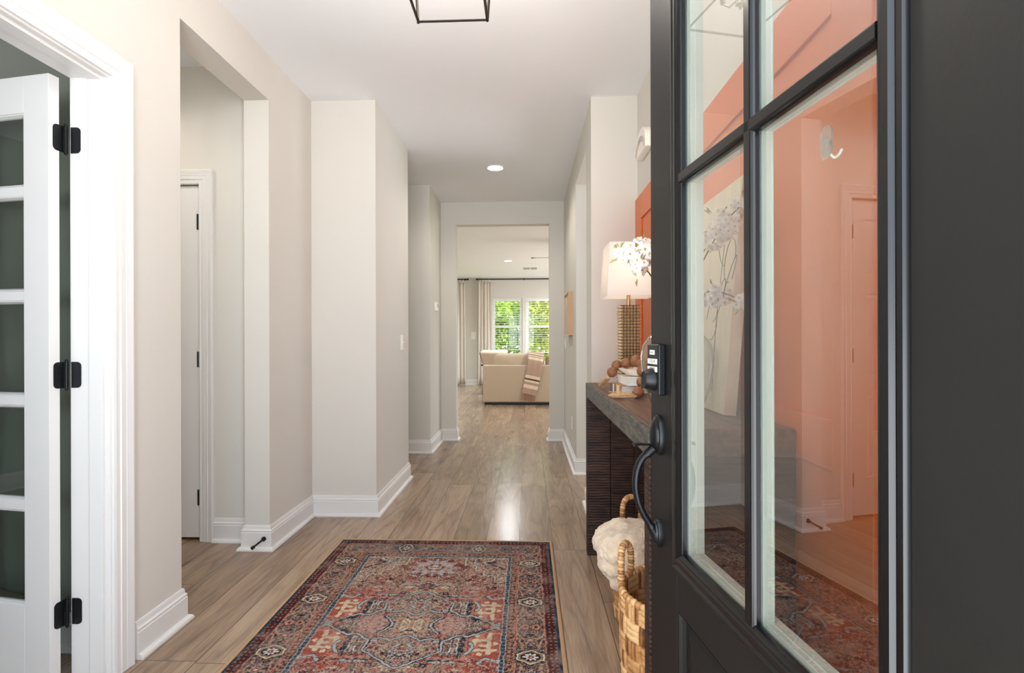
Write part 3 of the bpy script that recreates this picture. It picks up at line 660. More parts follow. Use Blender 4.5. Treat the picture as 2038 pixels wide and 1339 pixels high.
    ck = (D <= .041) & (D > .016); ca = np.floor(along / .0105).astype(int); cb = np.floor((D - .016) / .00835).astype(int); put(ck, MAR); put(ck & ((ca + cb) % 2 == 0), BLK); put(ck & ((ca + cb) % 2 == 1) & (cb == 1) & (ca % 4 == 1), IVORY); put(ck & ((ca + cb) % 2 == 1) & (cb != 1), SAL * .6 + MAR * .4)
    put((D <= .016), NAVY); put((D <= .015) & (D > .0125), BLUE)
    # ---- worn, dusty weave
    wear = .55 * vnoise(U * 9 + 3, V * 9 + 8, 201) + .45 * vnoise(U * 31, V * 31, 202)
    wv = vnoise(U * 130, V * 40, 203); dust = c(176, 150, 132)
    k = np.clip((wear - .45) * 1.1 + (wv - .6) * .35, 0, .42)[..., None]; out[:] = out * (1 - k) + dust * k
    out *= (.80 + .36 * rng.random((ny, nx, 1)))
    g_ = out.mean(-1, keepdims=True); out = (g_ + (out - g_) * .86) * .80
    return u, v, np.clip(out, 0, 1)
def build_rug():
    u, v, colr = rug_colors(); nx, ny = len(u), len(v)
    U, V = np.meshgrid(u, v); Z = np.full(U.shape, .0085)
    co = np.stack([U, V, Z], -1).reshape(-1, 3)
    i = np.arange(nx - 1); j = np.arange(ny - 1); I, J = np.meshgrid(i, j); a = (J * nx + I).ravel()
    fc = np.stack([a, a + 1, a + 1 + nx, a + nx], 1)
    me = bpy.data.meshes.new('rug'); me.vertices.add(len(co)); me.vertices.foreach_set('co', co.ravel().astype(np.float32))
    me.loops.add(fc.size); me.loops.foreach_set('vertex_index', fc.ravel().astype(np.int32)); me.polygons.add(len(fc))
    me.polygons.foreach_set('loop_start', np.arange(0, fc.size, 4, dtype=np.int32)); me.update(calc_edges=True)
    at = me.color_attributes.new('weave', 'FLOAT_COLOR', 'POINT')
    at.data.foreach_set('color', np.concatenate([colr.reshape(-1, 3), np.ones((nx * ny, 1))], 1).ravel().astype(np.float32))
    m, nt, p = new_mat('woven_rug_pile'); an = N(nt, 'ShaderNodeAttribute', attribute_name='weave'); p.inputs['Roughness'].default_value = .95; p.inputs['Specular IOR Level'].default_value = .1
    L(nt, an.outputs['Color'], p.inputs['Base Color'])
    tc = N(nt, 'ShaderNodeTexCoord'); no = N(nt, 'ShaderNodeTexNoise'); no.inputs['Scale'].default_value = 420; L(nt, tc.outputs['Object'], no.inputs['Vector'])
    bp = N(nt, 'ShaderNodeBump'); bp.inputs['Strength'].default_value = .25; bp.inputs['Distance'].default_value = .002; L(nt, no.outputs['Fac'], bp.inputs['Height']); L(nt, bp.outputs['Normal'], p.inputs['Normal'])
    me.materials.append(m)
    root = empty('area_rug', (RCX, RCY, 0)); tag(root, 'worn red and navy persian style rug on the foyer floor', 'rug')
    o = bpy.data.objects.new('pile', me); COL.objects.link(o); o.parent = root
    b = MB(); hw, hl = RW / 2 + .004, RL / 2 + .004
    b.sweep([(-hw, -hl), (hw, -hl), (hw, hl), (-hw, hl)], [(-.011, .0005), (.006, .0005), (.006, .008), (.002, .0105), (-.006, .0105), (-.011, .007)], closed=True)
    b.build('binding', mat('tan_rug_binding', lin(176, 140, 104), .9, var=.1, vscale=150), root, smooth=60)
build_rug()
b = MB(); b.box(-.9, -1.0, .0005, .9, 1.0, .009)
tag(b.build('study_rug', mat('dark_study_rug', lin(66, 56, 50), .95, var=.55, vscale=9, stretch=(1, 4, 1)), loc=(-3.35, .35, 0)), 'dark patterned rug on the study floor behind the french door', 'rug')
b = MB(); b.box(0, -.55, -.55, .035, .75, .95)
tag(b.build('study_canvas', mat('grey_abstract_canvas', lin(150, 146, 136), .8, var=.35, vscale=2.2), loc=(-4.5985, .25, 1.25)), 'large grey abstract canvas on the study wall', 'painting')

# ================================================================== CONSOLE AND WHAT STANDS ON IT
def wood(name, c0, c1, rough, stretch, lines=0.0, axis='Y', bump=.3):
    m, nt, p = new_mat(name); tc = N(nt, 'ShaderNodeTexCoord'); mp = N(nt, 'ShaderNodeMapping'); mp.inputs['Scale'].default_value = stretch; L(nt, tc.outputs['Object'], mp.inputs['Vector'])
    no = N(nt, 'ShaderNodeTexNoise'); no.inputs['Scale'].default_value = 4; no.inputs['Detail'].default_value = 7; no.inputs['Distortion'].default_value = .4; L(nt, mp.outputs[0], no.inputs['Vector'])
    rp = N(nt, 'ShaderNodeValToRGB'); rp.color_ramp.elements[0].position = .32; rp.color_ramp.elements[1].position = .7; rp.color_ramp.elements[0].color = c0; rp.color_ramp.elements[1].color = c1
    L(nt, no.outputs['Fac'], rp.inputs['Fac']); L(nt, rp.outputs['Color'], p.inputs['Base Color']); p.inputs['Roughness'].default_value = rough; p.inputs['Specular IOR Level'].default_value = .35
    h = no.outputs['Fac']
    if lines:
        wv = N(nt, 'ShaderNodeTexWave'); wv.bands_direction = axis; wv.inputs['Scale'].default_value = lines; wv.inputs['Distortion'].default_value = 3; wv.inputs['Detail'].default_value = 3
        L(nt, tc.outputs['Object'], wv.inputs['Vector'])
        ad = N(nt, 'ShaderNodeMath', operation='ADD'); L(nt, wv.outputs['Fac'], ad.inputs[0]); L(nt, h, ad.inputs[1]); h = ad.outputs[0]
    b = N(nt, 'ShaderNodeBump'); b.inputs['Strength'].default_value = bump; b.inputs['Distance'].default_value = .003; L(nt, h, b.inputs['Height']); L(nt, b.outputs['Normal'], p.inputs['Normal'])
    return m
w_top = wood('console_top_wood', lin(66, 46, 38), lin(120, 90, 74), .45, (14, 1, 14))
w_edge = wood('console_weathered_edge', lin(52, 48, 43), lin(104, 101, 92), .6, (2, 5, 30))
w_side = wood('console_rough_sawn_side', lin(30, 19, 15), lin(66, 44, 34), .6, (3, 3, 14), lines=22, axis='Z', bump=.6)
CX0, CX1, CY0, CY1, CT = .315, .694, 1.395, 2.905, .922
con = empty('console_table', ((CX0 + CX1) / 2, (CY0 + CY1) / 2, 0)); tag(con, 'dark rustic wood waterfall console table against the orange panelling', 'table')
cl = lambda x, y, z: (x - con.location.x, y - con.location.y, z)
b = MB(); b.box(*cl(CX0 + .012, CY0 + .004, CT - .073), *cl(CX1, CY1 - .004, CT)); b.build('tabletop', w_top, con, bevel=.003)
b = MB(); b.box(*cl(CX0, CY0 + .004, CT - .075), *cl(CX0 + .0118, CY1 - .004, CT - .001)); b.build('front_edge', w_edge, con, bevel=.003)
for y0, y1 in ((CY0, CY0 + .06), (CY1 - .06, CY1)):
    b = MB(); xa = CX0
    for k in range(3): xb = xa + (CX1 - CX0) / 3; b.box(*cl(xa + .0012, y0, 0), *cl(xb - .0012, y1, CT - .0755)); xa = xb
    b.build('side_panel', w_side, con, bevel=.003)

# lamp
gold = mat('champagne_gold_ceramic', lin(206, 182, 142), .34, metal=.5, spec=.5, var=.1, vscale=60)
lamp = empty('table_lamp', (.507, 2.68, CT)); tag(lamp, 'lit table lamp with square white shade and studded gold column base', 'lamp')
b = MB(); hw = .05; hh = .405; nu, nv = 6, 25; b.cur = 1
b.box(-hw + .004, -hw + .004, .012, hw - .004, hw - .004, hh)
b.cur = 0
for f_ in range(4):
    k0 = len(b.v)
    for i in range(nu):
        for j in range(nv):
            x0 = -hw + .003 + i * (2 * hw - .006) / nu; x1_ = x0 + (2 * hw - .006) / nu; z0 = .014 + j * (hh - .016) / nv; z1 = z0 + (hh - .016) / nv
            y = -hw + .004; g_ = .0017
            b.add([(x0 + g_, y, z0 + g_), (x1_ - g_, y, z0 + g_), (x1_ - g_, y, z1 - g_), (x0 + g_, y, z1 - g_), ((x0 + x1_) / 2, y - .0115, (z0 + z1) / 2 + .004)], [(0, 1, 4), (1, 2, 4), (2, 3, 4), (3, 0, 4)])
    b.xf(Matrix.Rotation(f_ * math.pi / 2, 4, 'Z'), k0)
b.build('base', [gold, mat('brown_groove_shade', lin(84, 62, 42), .5, metal=.4)], lamp, recalc=False)  # dark core colour stands in for shade between the studs
b = MB(); b.box(-.058, -.058, 0, .058, .058, .012); b.build('foot', gold, lamp, bevel=.002)
b = MB(); b.tube([(0, 0, hh), (0, 0, .50)], .0095, 16); b.tube([(0, 0, .50), (0, 0, .545)], .016, 16); b.build('neck', mat('brushed_brass', lin(206, 160, 110), .3, metal=.9), lamp, smooth=40)
bulb_m = emit('warm_bulb', (1, .80, .56, 1), 8)
b = MB(); b.ell((0, 0, .585), (.03, .03, .04)); b.build('bulb', bulb_m, lamp, smooth=180)
shm = mat('white_linen_shade', (.86, .84, .81, 1), .85, var=.02, vscale=200, bump=.1, bscale=600, trans=.5)
b = MB(); z0, z1 = .448, .708
def fr(z, k): t = (z - z0) / (z1 - z0); a = .125 - .014 * t - k; return [(-a, -a, z), (a, -a, z), (a, a, z), (-a, a, z)]
q = fr(z0, 0) + fr(z1, 0) + fr(z0, .0022) + fr(z1, .0022)
fs = []
for i in range(4):
    j = (i + 1) % 4; fs += [(i, j, 4 + j, 4 + i), (8 + j, 8 + i, 12 + i, 12 + j), (i, 8 + i, 8 + j, j), (4 + i, 4 + j, 12 + j, 12 + i)]
b.add(q, fs); b.build('lamp_shade', shm, lamp)
b = MB()
for s in (-1, 1): b.tube([(0, 0, .545), (s * .035, 0, .575), (s * .035, 0, .64), (0, 0, .70)], .0015, 6)
for s in range(4): a = s * math.pi / 2; b.tube([(0, 0, .70), (.108 * math.cos(a), .108 * math.sin(a), .70)], .0013, 6)
b.ell((0, 0, .716), (.009, .009, .011), 12, 8); b.build('harp', mat('bronze_finial', lin(96, 72, 52), .4, metal=.8), lamp, smooth=60)
lamp_point('lamp_glow', (0, 0, .585), 1.5, (1, .86, .70), .04, lamp)

# canvas leaning on the wall
cv = empty('leaning_canvas', (.598, 1.637, CT + .003), 0); tag(cv, 'cream canvas with a faint line drawing, leaning behind the glass vase', 'painting')
lean = Matrix.Rotation(R(4.6), 4, 'Y')
b = MB(); b.box(0, 0, 0, .036, .55, .735); b.xf(Matrix.Translation((0, 0, .0)) @ lean); b.build('canvas', mat('raw_cream_canvas', lin(222, 208, 182), .9, var=.08, vscale=40, bump=.25, bscale=300, stretch=(1, 1, .3)), cv)
b = MB()
for k in range(5):
    cy_, cz_ = .10 + .07 * math.cos(k * 1.3), .30 + .06 * k
    pts = [(-.0008, cy_ + .05 * math.cos(t * .5 + k) * (1 - .2 * k * .2), cz_ + .07 * math.sin(t * .5)) for t in range(11)]
    b.tube(pts, .0009, 5)
b.tube([(-.0008, .12, .06), (-.0008, .13, .3), (-.0008, .10, .62)], .0009, 5)
b.xf(lean); b.build('line_drawing', M['dark'], cv)

# vase and blossom branches
VX, VY = .492, 1.765
va = empty('glass_vase', (VX, VY, CT)); tag(va, 'large clear glass vase holding blossom branches on the console', 'vase')
outp = [(.0, .0), (.060, .0), (.072, .006), (.088, .03), (.104, .08), (.115, .14), (.117, .18), (.110, .215), (.090, .245), (.060, .262), (.047, .275), (.046, .295), (.052, .312)]
inp = [(r - .0035, z + (.006 if i < 3 else 0)) for i, (r, z) in enumerate(outp)][::-1]; inp[-1] = (0, .008); inp[-2] = (.054, .008)
b = MB(); b.lathe(outp + [(.050, .3135)] + inp, 48); b.build('vessel', M['vglass'], va, smooth=60, recalc=True)
petal_m = mat('blossom_petal', (.95, .93, .915, 1), .6, var=.02, vscale=90, trans=.45)
pist_m = mat('blossom_centre', lin(214, 176, 40), .6, var=.2, vscale=300)
sep_m = mat('blossom_calyx', lin(176, 104, 74), .6, var=.2, vscale=200)
twig_m = mat('twig_bark', lin(92, 70, 52), .8, var=.3, vscale=60, bump=.3)
leaf_m = mat('young_leaf', lin(150, 146, 84), .6, var=.3, vscale=50)
def blossom_mesh(seed, sc):
    rg = random.Random(seed); b = MB(); b.cur = 0
    for ringn, (np_, tilt, ln) in enumerate(((6, .12, 1.0), (5, .42, .84), (3, .85, .55))):
        for k in range(np_):
            a = 2 * math.pi * (k + .5 * ringn) / np_ + rg.uniform(-.15, .15); t = tilt + rg.uniform(-.15, .15); w_ = .5 * ln
            def pf(u, v, a=a, t=t, ln=ln, w_=w_):
                x = (u - .5) * 2 * w_ * math.sin(math.pi * min(.93, .16 + v * .76)) ; r_ = v * ln * (1 - .10 * (1 - abs(u - .5) * 2) * (v > .95))
                cup = .25 * v * v - .16 * (u - .5) ** 2 * 4 * v
                rr_ = r_ * math.cos(t) - cup * math.sin(t) * .6; z = r_ * math.sin(t) + cup * .4
                return (sc * (rr_ * math.cos(a) - x * math.sin(a)), sc * (rr_ * math.sin(a) + x * math.cos(a)), sc * z)
            b.grid(pf, 5, 5)
    b.cur = 1
    for k in range(9):
        a = k * 2.4; b.tube([(0, 0, 0), (sc * .16 * math.cos(a), sc * .16 * math.sin(a), sc * .42)], sc * .02, 4); b.ell((sc * .16 * math.cos(a), sc * .16 * math.sin(a), sc * .43), sc * .05, 6, 4)
    b.cur = 2
    b.lathe([(0, -sc * .32), (sc * .10, -sc * .25), (sc * .14, -sc * .05), (sc * .05, .0)], 8)
    me = bpy.data.meshes.new('blossom'); me.from_pydata(b.v, [], b.f)
    for q in (petal_m, pist_m, sep_m): me.materials.append(q)
    me.polygons.foreach_set('material_index', b.m); me.polygons.foreach_set('use_smooth', [True] * len(me.polygons)); return me
bl_me = [blossom_mesh(s, .0165) for s in (1, 2, 3)]
def branch(label, tip_pts, clusters, seed):
    rg = random.Random(seed)
    r = empty('blossom_branch', (VX, VY, CT + .30)); tag(r, label, 'flower', 'blossom branches in the glass vase')
    o0 = Vector(r.location)
    pts = [Vector(p) - o0 for p in tip_pts]; pts = smooth_path(pts, 6); k = len(pts)
    b = MB(); b.tube(pts, [.0035 - .0020 * i / (k - 1) for i in range(k)], 7); b.build('stem', twig_m, r, smooth=60)
    for (c, rad, n) in clusters:
        c = Vector(c) - o0
        for i in range(n):
            d = Vector((rg.gauss(0, 1), rg.gauss(0, 1), rg.gauss(0, .8))).normalized(); p = c + d * rad * (.55 + .45 * rg.random())
            o = bpy.data.objects.new('blossom', bl_me[i % 3]); COL.objects.link(o); o.parent = r; o.location = p
            o.rotation_mode = 'QUATERNION'; o.rotation_quaternion = (d + Vector((-.5, -.6, .1))).to_track_quat('Z', 'Y'); s_ = rg.uniform(.8, 1.12); o.scale = (s_, s_, s_)
        for i in range(4):
            d = Vector((rg.gauss(0, 1), rg.gauss(0, 1), rg.gauss(0, 1))).normalized(); p = c + d * rad * 1.05; e = p + d * .026; sd = d.orthogonal().normalized() * .006
            nn = (e - p).cross(sd).normalized() * .002; b = MB(); b.add([p, (p + e) / 2 + sd + nn, e, (p + e) / 2 - sd + nn, (p + e) / 2], [(0, 1, 4), (1, 2, 4), (2, 3, 4), (3, 0, 4)]); b.build('leaf', leaf_m, r, recalc=False)
base_in = [(VX - .02, VY - .01, CT + .04), (VX - .006, VY - .004, CT + .30)]
branch('blossom branch leaning out of the vase towards the lamp shade', base_in + [(.43, 1.70, 1.30), (.34, 1.60, 1.385), (.262, 1.56, 1.412)], [((.335, 1.575, 1.405), .046, 30), ((.285, 1.56, 1.408), .026, 12), ((.262, 1.555, 1.412), .014, 5), ((.322, 1.55, 1.362), .026, 12)], 1)
branch('blossom branch rising high behind the upper left door pane', [(VX + .03, VY + .01, CT + .04), (VX + .01, VY, CT + .30), (.54, 1.70, 1.37), (.58, 1.60, 1.49), (.615, 1.56, 1.54)], [((.583, 1.60, 1.50), .044, 30), ((.622, 1.56, 1.545), .026, 12), ((.565, 1.64, 1.46), .028, 14)], 2)
branch('blossom branch drooping low in front of the canvas', [(VX + .02, VY - .03, CT + .04), (VX + .012, VY - .01, CT + .30), (.55, 1.66, 1.30), (.572, 1.56, 1.29), (.61, 1.49, 1.255)], [((.555, 1.57, 1.285), .042, 26), ((.602, 1.50, 1.255), .024, 11)], 3)
branch('small blossom branch upright at the centre of the vase', [(VX, VY + .03, CT + .04), (VX, VY + .005, CT + .30), (.515, 1.76, 1.36), (.53, 1.735, 1.46)], [((.525, 1.74, 1.44), .028, 11), ((.525, 1.72, 1.35), .022, 8)], 4)

# books
page = mat('book_page', lin(226, 224, 220), .8, var=.06, vscale=3, stretch=(1, 1, 160)); 
def book(label, x, y, z, rz, w_, d, h, cover, spine_b):
    r = empty('book', (x, y, z), rz); tag(r, label, 'book', 'books stacked on the console')
    b = MB(); b.box(.004, .004, .0028, w_ - .002, d - .004, h - .0028); b.build('page_block', page, r)
    b = MB(); b.box(0, 0, 0, w_, d, .0026); b.box(0, 0, h - .0026, w_, d, h); b.box(-.0015, 0, .0, .0028, d, h); b.build('cover', cover, r, bevel=.0006)
    if spine_b:
        for (a, c, m_) in spine_b: b = MB(); b.box(-.0023, a, .0004, -.0014, c, h - .0004); b.build('spine_band', m_, r)
book('lower book with striped spine in the stack on the console', .398, 2.275, CT, R(7.5), .205, .165, .037, mat('book_cover_wood_tone', lin(168, 122, 82), .6, var=.15, vscale=30),
     [(.118, .160, mat('spine_grey', lin(112, 104, 92), .6)), (.098, .114, mat('spine_white', lin(230, 228, 222), .6)), (.074, .094, mat('spine_brown', lin(150, 92, 50), .6)), (.015, .06, mat('spine_cream', lin(226, 206, 172), .6))])
book('upper white book under the shell bowl on the console', .424, 2.262, CT + .0372, R(2), .185, .20, .036, mat('white_book_cover', lin(232, 228, 222), .5, var=.02), [])
# shell bowl
b = MB()
def bowl(u, v):
    a = 2 * math.pi * u; fl = 1 + .035 * math.cos(26 * a) * v; r = (.030 + .060 * v ** .75) * fl; return (r * math.cos(a), r * math.sin(a) * .95, .034 * v ** 1.5)
k0 = len(b.v); b.grid(bowl, 156, 9, close_u=True)
b.grid(lambda u, v: tuple(np.array(bowl(u, v)) * np.array((.955, .955, 1)) + np.array((0, 0, .0035 * (1 - v)))), 156, 9, close_u=True)
b.lathe([(0, 0), (.031, 0)], 32); b.lathe([(0, .0036), (.030, .0036)], 32)
n = 156; t0 = 8 * n; b.f += [(t0 + i, t0 + (i + 1) % n, 9 * n + t0 + (i + 1) % n, 9 * n + t0 + i) for i in range(n)]; b.m += [0] * n
tag(b.build('fluted_bowl', mat('white_glazed_porcelain', lin(236, 228, 214), .35, var=.03), smooth=50, loc=(.492, 2.345, CT + .0735)), 'white fluted shell bowl on top of the stacked books', 'bowl')
# wood bead garland
bead_m = wood('turned_bead_wood', lin(112, 72, 46), lin(152, 104, 70), .5, (8, 8, 60), bump=.15)
ga = empty('bead_garland', (.45, 2.25, CT)); tag(ga, 'brown wooden bead garland with straw tassels draped over bowl and books', 'garland')
BPOS = [(.384, 2.425, .0860), (.407, 2.437, .116), (.444, 2.405, .1275), (.484, 2.385, .139), (.498, 2.330, .128), (.474, 2.205, .103), (.462, 2.155, .062), (.438, 2.118, .0245)]
br = .0235
pr_ = [(.0015, -br * .98)]
for i in range(1, 40):
    a = -math.pi / 2 + math.pi * i / 40; rr_ = br * (1 - (.022 if i % 5 == 0 and 6 < i < 34 else 0)); pr_.append((rr_ * math.cos(a), rr_ * math.sin(a)))
pr_.append((.0015, br * .98))
bm0 = None
for i, p in enumerate(BPOS):
    if bm0 is None: b = MB(); b.lathe(pr_, 24); o = bm0 = b.build('bead', bead_m, ga, smooth=50)
    else: o = dup(bm0, ga)
    o.location = Vector(p) + Vector((0, 0, CT)) - Vector(ga.location); 
    o.rotation_euler = (random.uniform(-.5, .5), random.uniform(-.5, .5), random.uniform(0, 3)); s_ = 1.12 if i == 3 else 1; o.scale = (s_,) * 3
b = MB(); b.tube([Vector(p) + Vector((0, 0, CT)) - Vector(ga.location) for p in BPOS], .0012, 6); b.build('cord', mat('jute_cord', lin(206, 176, 132), .9), ga)
straw = mat('straw_tassel', lin(214, 178, 132), .9, var=.2, vscale=80, stretch=(1, 1, 1))
def tassel(p0, p1, seed):
    rg = random.Random(seed); b = MB(); p0 = Vector(p0); p1 = Vector(p1); d = p1 - p0
    for k in range(34):
        of = Vector((rg.gauss(0, .0045), rg.gauss(0, .0045), abs(rg.gauss(0, .0035)))); e = p1 + of * 2.3 + d * rg.uniform(-.06, .06); e.z = max(e.z, .0016)
        m_ = (p0 + e) / 2 + of * 1.2; m_.z = max(m_.z, .0016); b.tube([p0 + of * .4, m_, e], .0011, 5)
    b.tube([p0 + d * .10, p0 + d * .2], .0075, 10)
    b.xf(Matrix.Translation(Vector((0, 0, CT)) - Vector(ga.location))); b.build('tassel', straw, ga)
tassel((.432, 2.105, .009), (.342, 2.12, .007), 3); tassel((.378, 2.44, .068), (.348, 2.56, .006), 4)

# ------------------------------------------------------------------ baskets and blanket under the console
def basket_mat():
    m, nt, p = new_mat('water_hyacinth_weave'); an = N(nt, 'ShaderNodeAttribute', attribute_name='strand'); p.inputs['Roughness'].default_value = .6
    tc = N(nt, 'ShaderNodeTexCoord'); no = N(nt, 'ShaderNodeTexNoise'); no.inputs['Scale'].default_value = 55; no.inputs['Detail'].default_value = 5; L(nt, tc.outputs['Object'], no.inputs['Vector'])
    ad = N(nt, 'ShaderNodeMath', operation='ADD'); L(nt, an.outputs['Fac'], ad.inputs[0])
    mu = N(nt, 'ShaderNodeMath', operation='MULTIPLY'); L(nt, no.outputs['Fac'], mu.inputs[0]); mu.inputs[1].default_value = .55; L(nt, mu.outputs[0], ad.inputs[1])
    rp = N(nt, 'ShaderNodeValToRGB'); e = rp.color_ramp.elements; e[0].position = .2; e[0].color = lin(84, 48, 24); e[1].position = 1.0; e[1].color = lin(224, 186, 134); q = e.new(.6); q.color = lin(178, 124, 74)
    L(nt, ad.outputs[0], rp.inputs['Fac']); L(nt, rp.outputs['Color'], p.inputs['Base Color'])
    return m
bas_m = basket_mat()
def strand_attr(o, vals):
    at = o.data.attributes.new('strand', 'FLOAT', 'POINT'); at.data.foreach_set('value', np.asarray(vals, np.float32))
def make_basket(label, x, y, rot):
    r = empty('woven_basket', (x, y, 0), rot); tag(r, label, 'basket', 'woven baskets under the console')
    RT, RB, HH = .172, .158, .355; nc, nr = 16, 6
    nu, nv = nc * 14, nr * 15; rg = np.random.default_rng(3); tone = rg.random((nr, nc)); ton2 = rg.random((nr * 3 + 3, nc * 4 + 4)); vals = []
    def wall(u, v, ins=0):
        cu = u * nc; cvv = v * nr * .9999; i = int(cu) % nc; j = int(cvv); fu = cu - int(cu); fv = cvv - j
        R0 = RB + (RT - RB) * v ** .8 + .006 * math.sin(math.pi * v)
        if (i + j) % 2 == 0:      # broad horizontal straps
            k = int(fv * 3); ff = fv * 3 - k; d = .0105 * (1 - abs(2 * fu - 1) ** 3.2) * (.62 + .38 * math.sin(math.pi * ff) ** .5); tn = .28 + .42 * tone[j, i] + .22 * ton2[j * 3 + k, i] - (.25 if ff < .08 or ff > .92 else 0)
        else:                      # bundles of thin upright stakes
            k = int(fu * 4); ff = fu * 4 - k; d = .0055 * (1 - abs(2 * fv - 1) ** 4) * .6 + .0045 * abs(math.sin(math.pi * ff)) ** .6; tn = .12 + .50 * ton2[j, i * 4 + k] - (.22 if ff < .15 or ff > .85 else 0)
        a = 2 * math.pi * u
        return a, R0 + (d if not ins else -.010 - d * .35), tn
    b = MB()
    for ins in (0, 1):
        def g(u, v, ins=ins):
            a, rr_, tn = wall(u, v, ins); vals.append(tn); return (rr_ * math.cos(a), rr_ * math.sin(a), .004 + v * (HH - .01))
        b.grid(g, nu, nv, close_u=True)
    k0 = len(b.v); b.lathe([(0, .003), (RB - .008, .003)], 40); b.lathe([(0, .009), (RB - .012, .009)], 40); vals += [.35] * (len(b.v) - k0)
    strand_attr(b.build('woven_wall', bas_m, r, smooth=70), vals)
    def wrapped(name, pts, rad, parent, lumps):
        pts = smooth_path(pts, 8); k = len(pts); b = MB()
        n = k * 3; P = []
        for i in range(n):
            t = i / (n - 1) * (k - 1); q = min(int(t), k - 2); P.append(pts[q].lerp(pts[q + 1], t - q))
        ln = sum((P[i + 1] - P[i]).length for i in range(n - 1)); s = 0; rads = []; vv = []
        for i in range(n):
            ph = s / ln * lumps; rads.append(rad * (.80 + .28 * abs(math.sin(math.pi * ph)))); vv.append(.22 + .5 * ((int(ph) * 37) % 11) / 11 - (.25 if abs(math.sin(math.pi * ph)) < .25 else 0))
            if i < n - 1: s += (P[i + 1] - P[i]).length
        b.tube(P, rads, 9); o = b.build(name, bas_m, parent, smooth=70)
        strand_attr(o, [q for q in vv for _ in range(9)]); return o
    rim = [(RT * math.cos(2 * math.pi * i / 28), RT * math.sin(2 * math.pi * i / 28), HH - .004) for i in range(29)]
    wrapped('rim', rim, .0115, r, 52)
    for s in (0, math.pi):
        hp = []
        for q, z in ((-.26, 0), (-.285, .04), (-.25, .082), (-.13, .105), (0, .108), (.13, .105), (.25, .082), (.285, .04), (.26, 0)):
            a = s + q; hp.append(((RT + .002) * math.cos(a), (RT + .002) * math.sin(a), HH + z))
        wrapped('handle', hp, .0115, r, 26)
    return r
make_basket('woven basket nearest the open door, empty, with arched handle', .474, 1.712, R(150))
make_basket('woven basket holding the folded cream blanket under the console', .525, 2.19, R(115))
b = MB()
for c, r_ in (((.46, 2.17, .36), (.135, .13, .055)), ((.395, 2.15, .355), (.12, .135, .058)), ((.345, 2.14, .325), (.082, .135, .06)), ((.335, 2.12, .275), (.060, .115, .050)), ((.365, 2.10, .225), (.046, .09, .048)), ((.40, 2.06, .185), (.034, .05, .036)), ((.50, 2.13, .37), (.11, .10, .045)), ((.40, 2.05, .30), (.06, .05, .09))):
    b.ell(c, r_, 24, 14)
o = b.build('folded_blanket', mat('cream_sherpa_fleece', lin(222, 202, 176), .95, var=.10, vscale=40, bump=.9, bscale=170, sheen=.4)); tag(o, 'fluffy cream blanket spilling out of the basket under the console', 'blanket')
md = o.modifiers.new('merge', 'REMESH'); md.mode = 'VOXEL'; md.voxel_size = .0065; md.use_smooth_shade = True
md = o.modifiers.new('relax', 'SMOOTH'); md.iterations = 6; md.factor = .5
tx = bpy.data.textures.new('folds', 'CLOUDS'); tx.noise_scale = .075; md = o.modifiers.new('folds', 'DISPLACE'); md.texture = tx; md.strength = .048; md.mid_level = .5
tx = bpy.data.textures.new('fleece', 'CLOUDS'); tx.noise_scale = .012; md = o.modifiers.new('fleece', 'DISPLACE'); md.texture = tx; md.strength = .009; md.mid_level = .5

# ================================================================== SMALL FITTINGS
# hook on the glass
hk = empty('adhesive_hook', (0, 0, 0)); hk.matrix_world = ed.matrix_basis @ Matrix.Translation((.628, .0143, 1.425)) @ Matrix.Rotation(R(180), 4, 'Z') @ Matrix.Scale(.8, 4); tag(hk, 'clear plastic adhesive hook stuck on the large door pane', 'hook')
clear = mat('clear_frosty_plastic', lin(236, 226, 210), .25, spec=.6); clear.node_tree.nodes['Principled BSDF'].inputs['Transmission Weight'].default_value = .85
def rrect(w_, h_, r, n=6):
    out = []
    for cx, cz, a0 in ((w_ - r, h_ - r, 0), (-w_ + r, h_ - r, 90), (-w_ + r, -h_ + r, 180), (w_ - r, -h_ + r, 270)):
        for k in range(n + 1): a = R(a0 + 90 * k / n); out.append((cx + r * math.cos(a), cz + r * math.sin(a)))
    return out
b = MB(); b.prism(rrect(.0135, .026, .012), -.003, 0, 'y'); b.prism([(x, z - .012) for x, z in rrect(.010, .020, .008)], 0, .0008, 'y'); b.build('hook_plate', clear, hk)
b = MB(); hp = smooth_path([(0, -.004, .006), (0, -.005, -.008), (0, -.008, -.020), (0, -.016, -.027), (0, -.024, -.022), (0, -.029, -.013)]); b.tube(hp, .0024, 8)
for s in (-1, 1): b.tube([(0, -.004, .006), (s * .010, -.0035, -.008)], .0018, 6)
b.build('hook_arm', M['white'], hk, smooth=60)
# door stop on the baseboard
ds = empty('door_stop', (-1.452, 2.849, .068)); tag(ds, 'short black door stop screwed into the white baseboard corner', 'door stop')
b = MB(); d = Vector((-.35, -1, -.30)).normalized(); b.tube([Vector((0, 0, 0)), d * .012], .012, 14); b.tube([d * .012, d * .075], .005, 10); b.build('rod', M['iron'], ds, smooth=40)
b = MB(); b.tube([d * .075, d * .09], .009, 14); b.build('rubber_tip', M['dark'], ds, smooth=40)
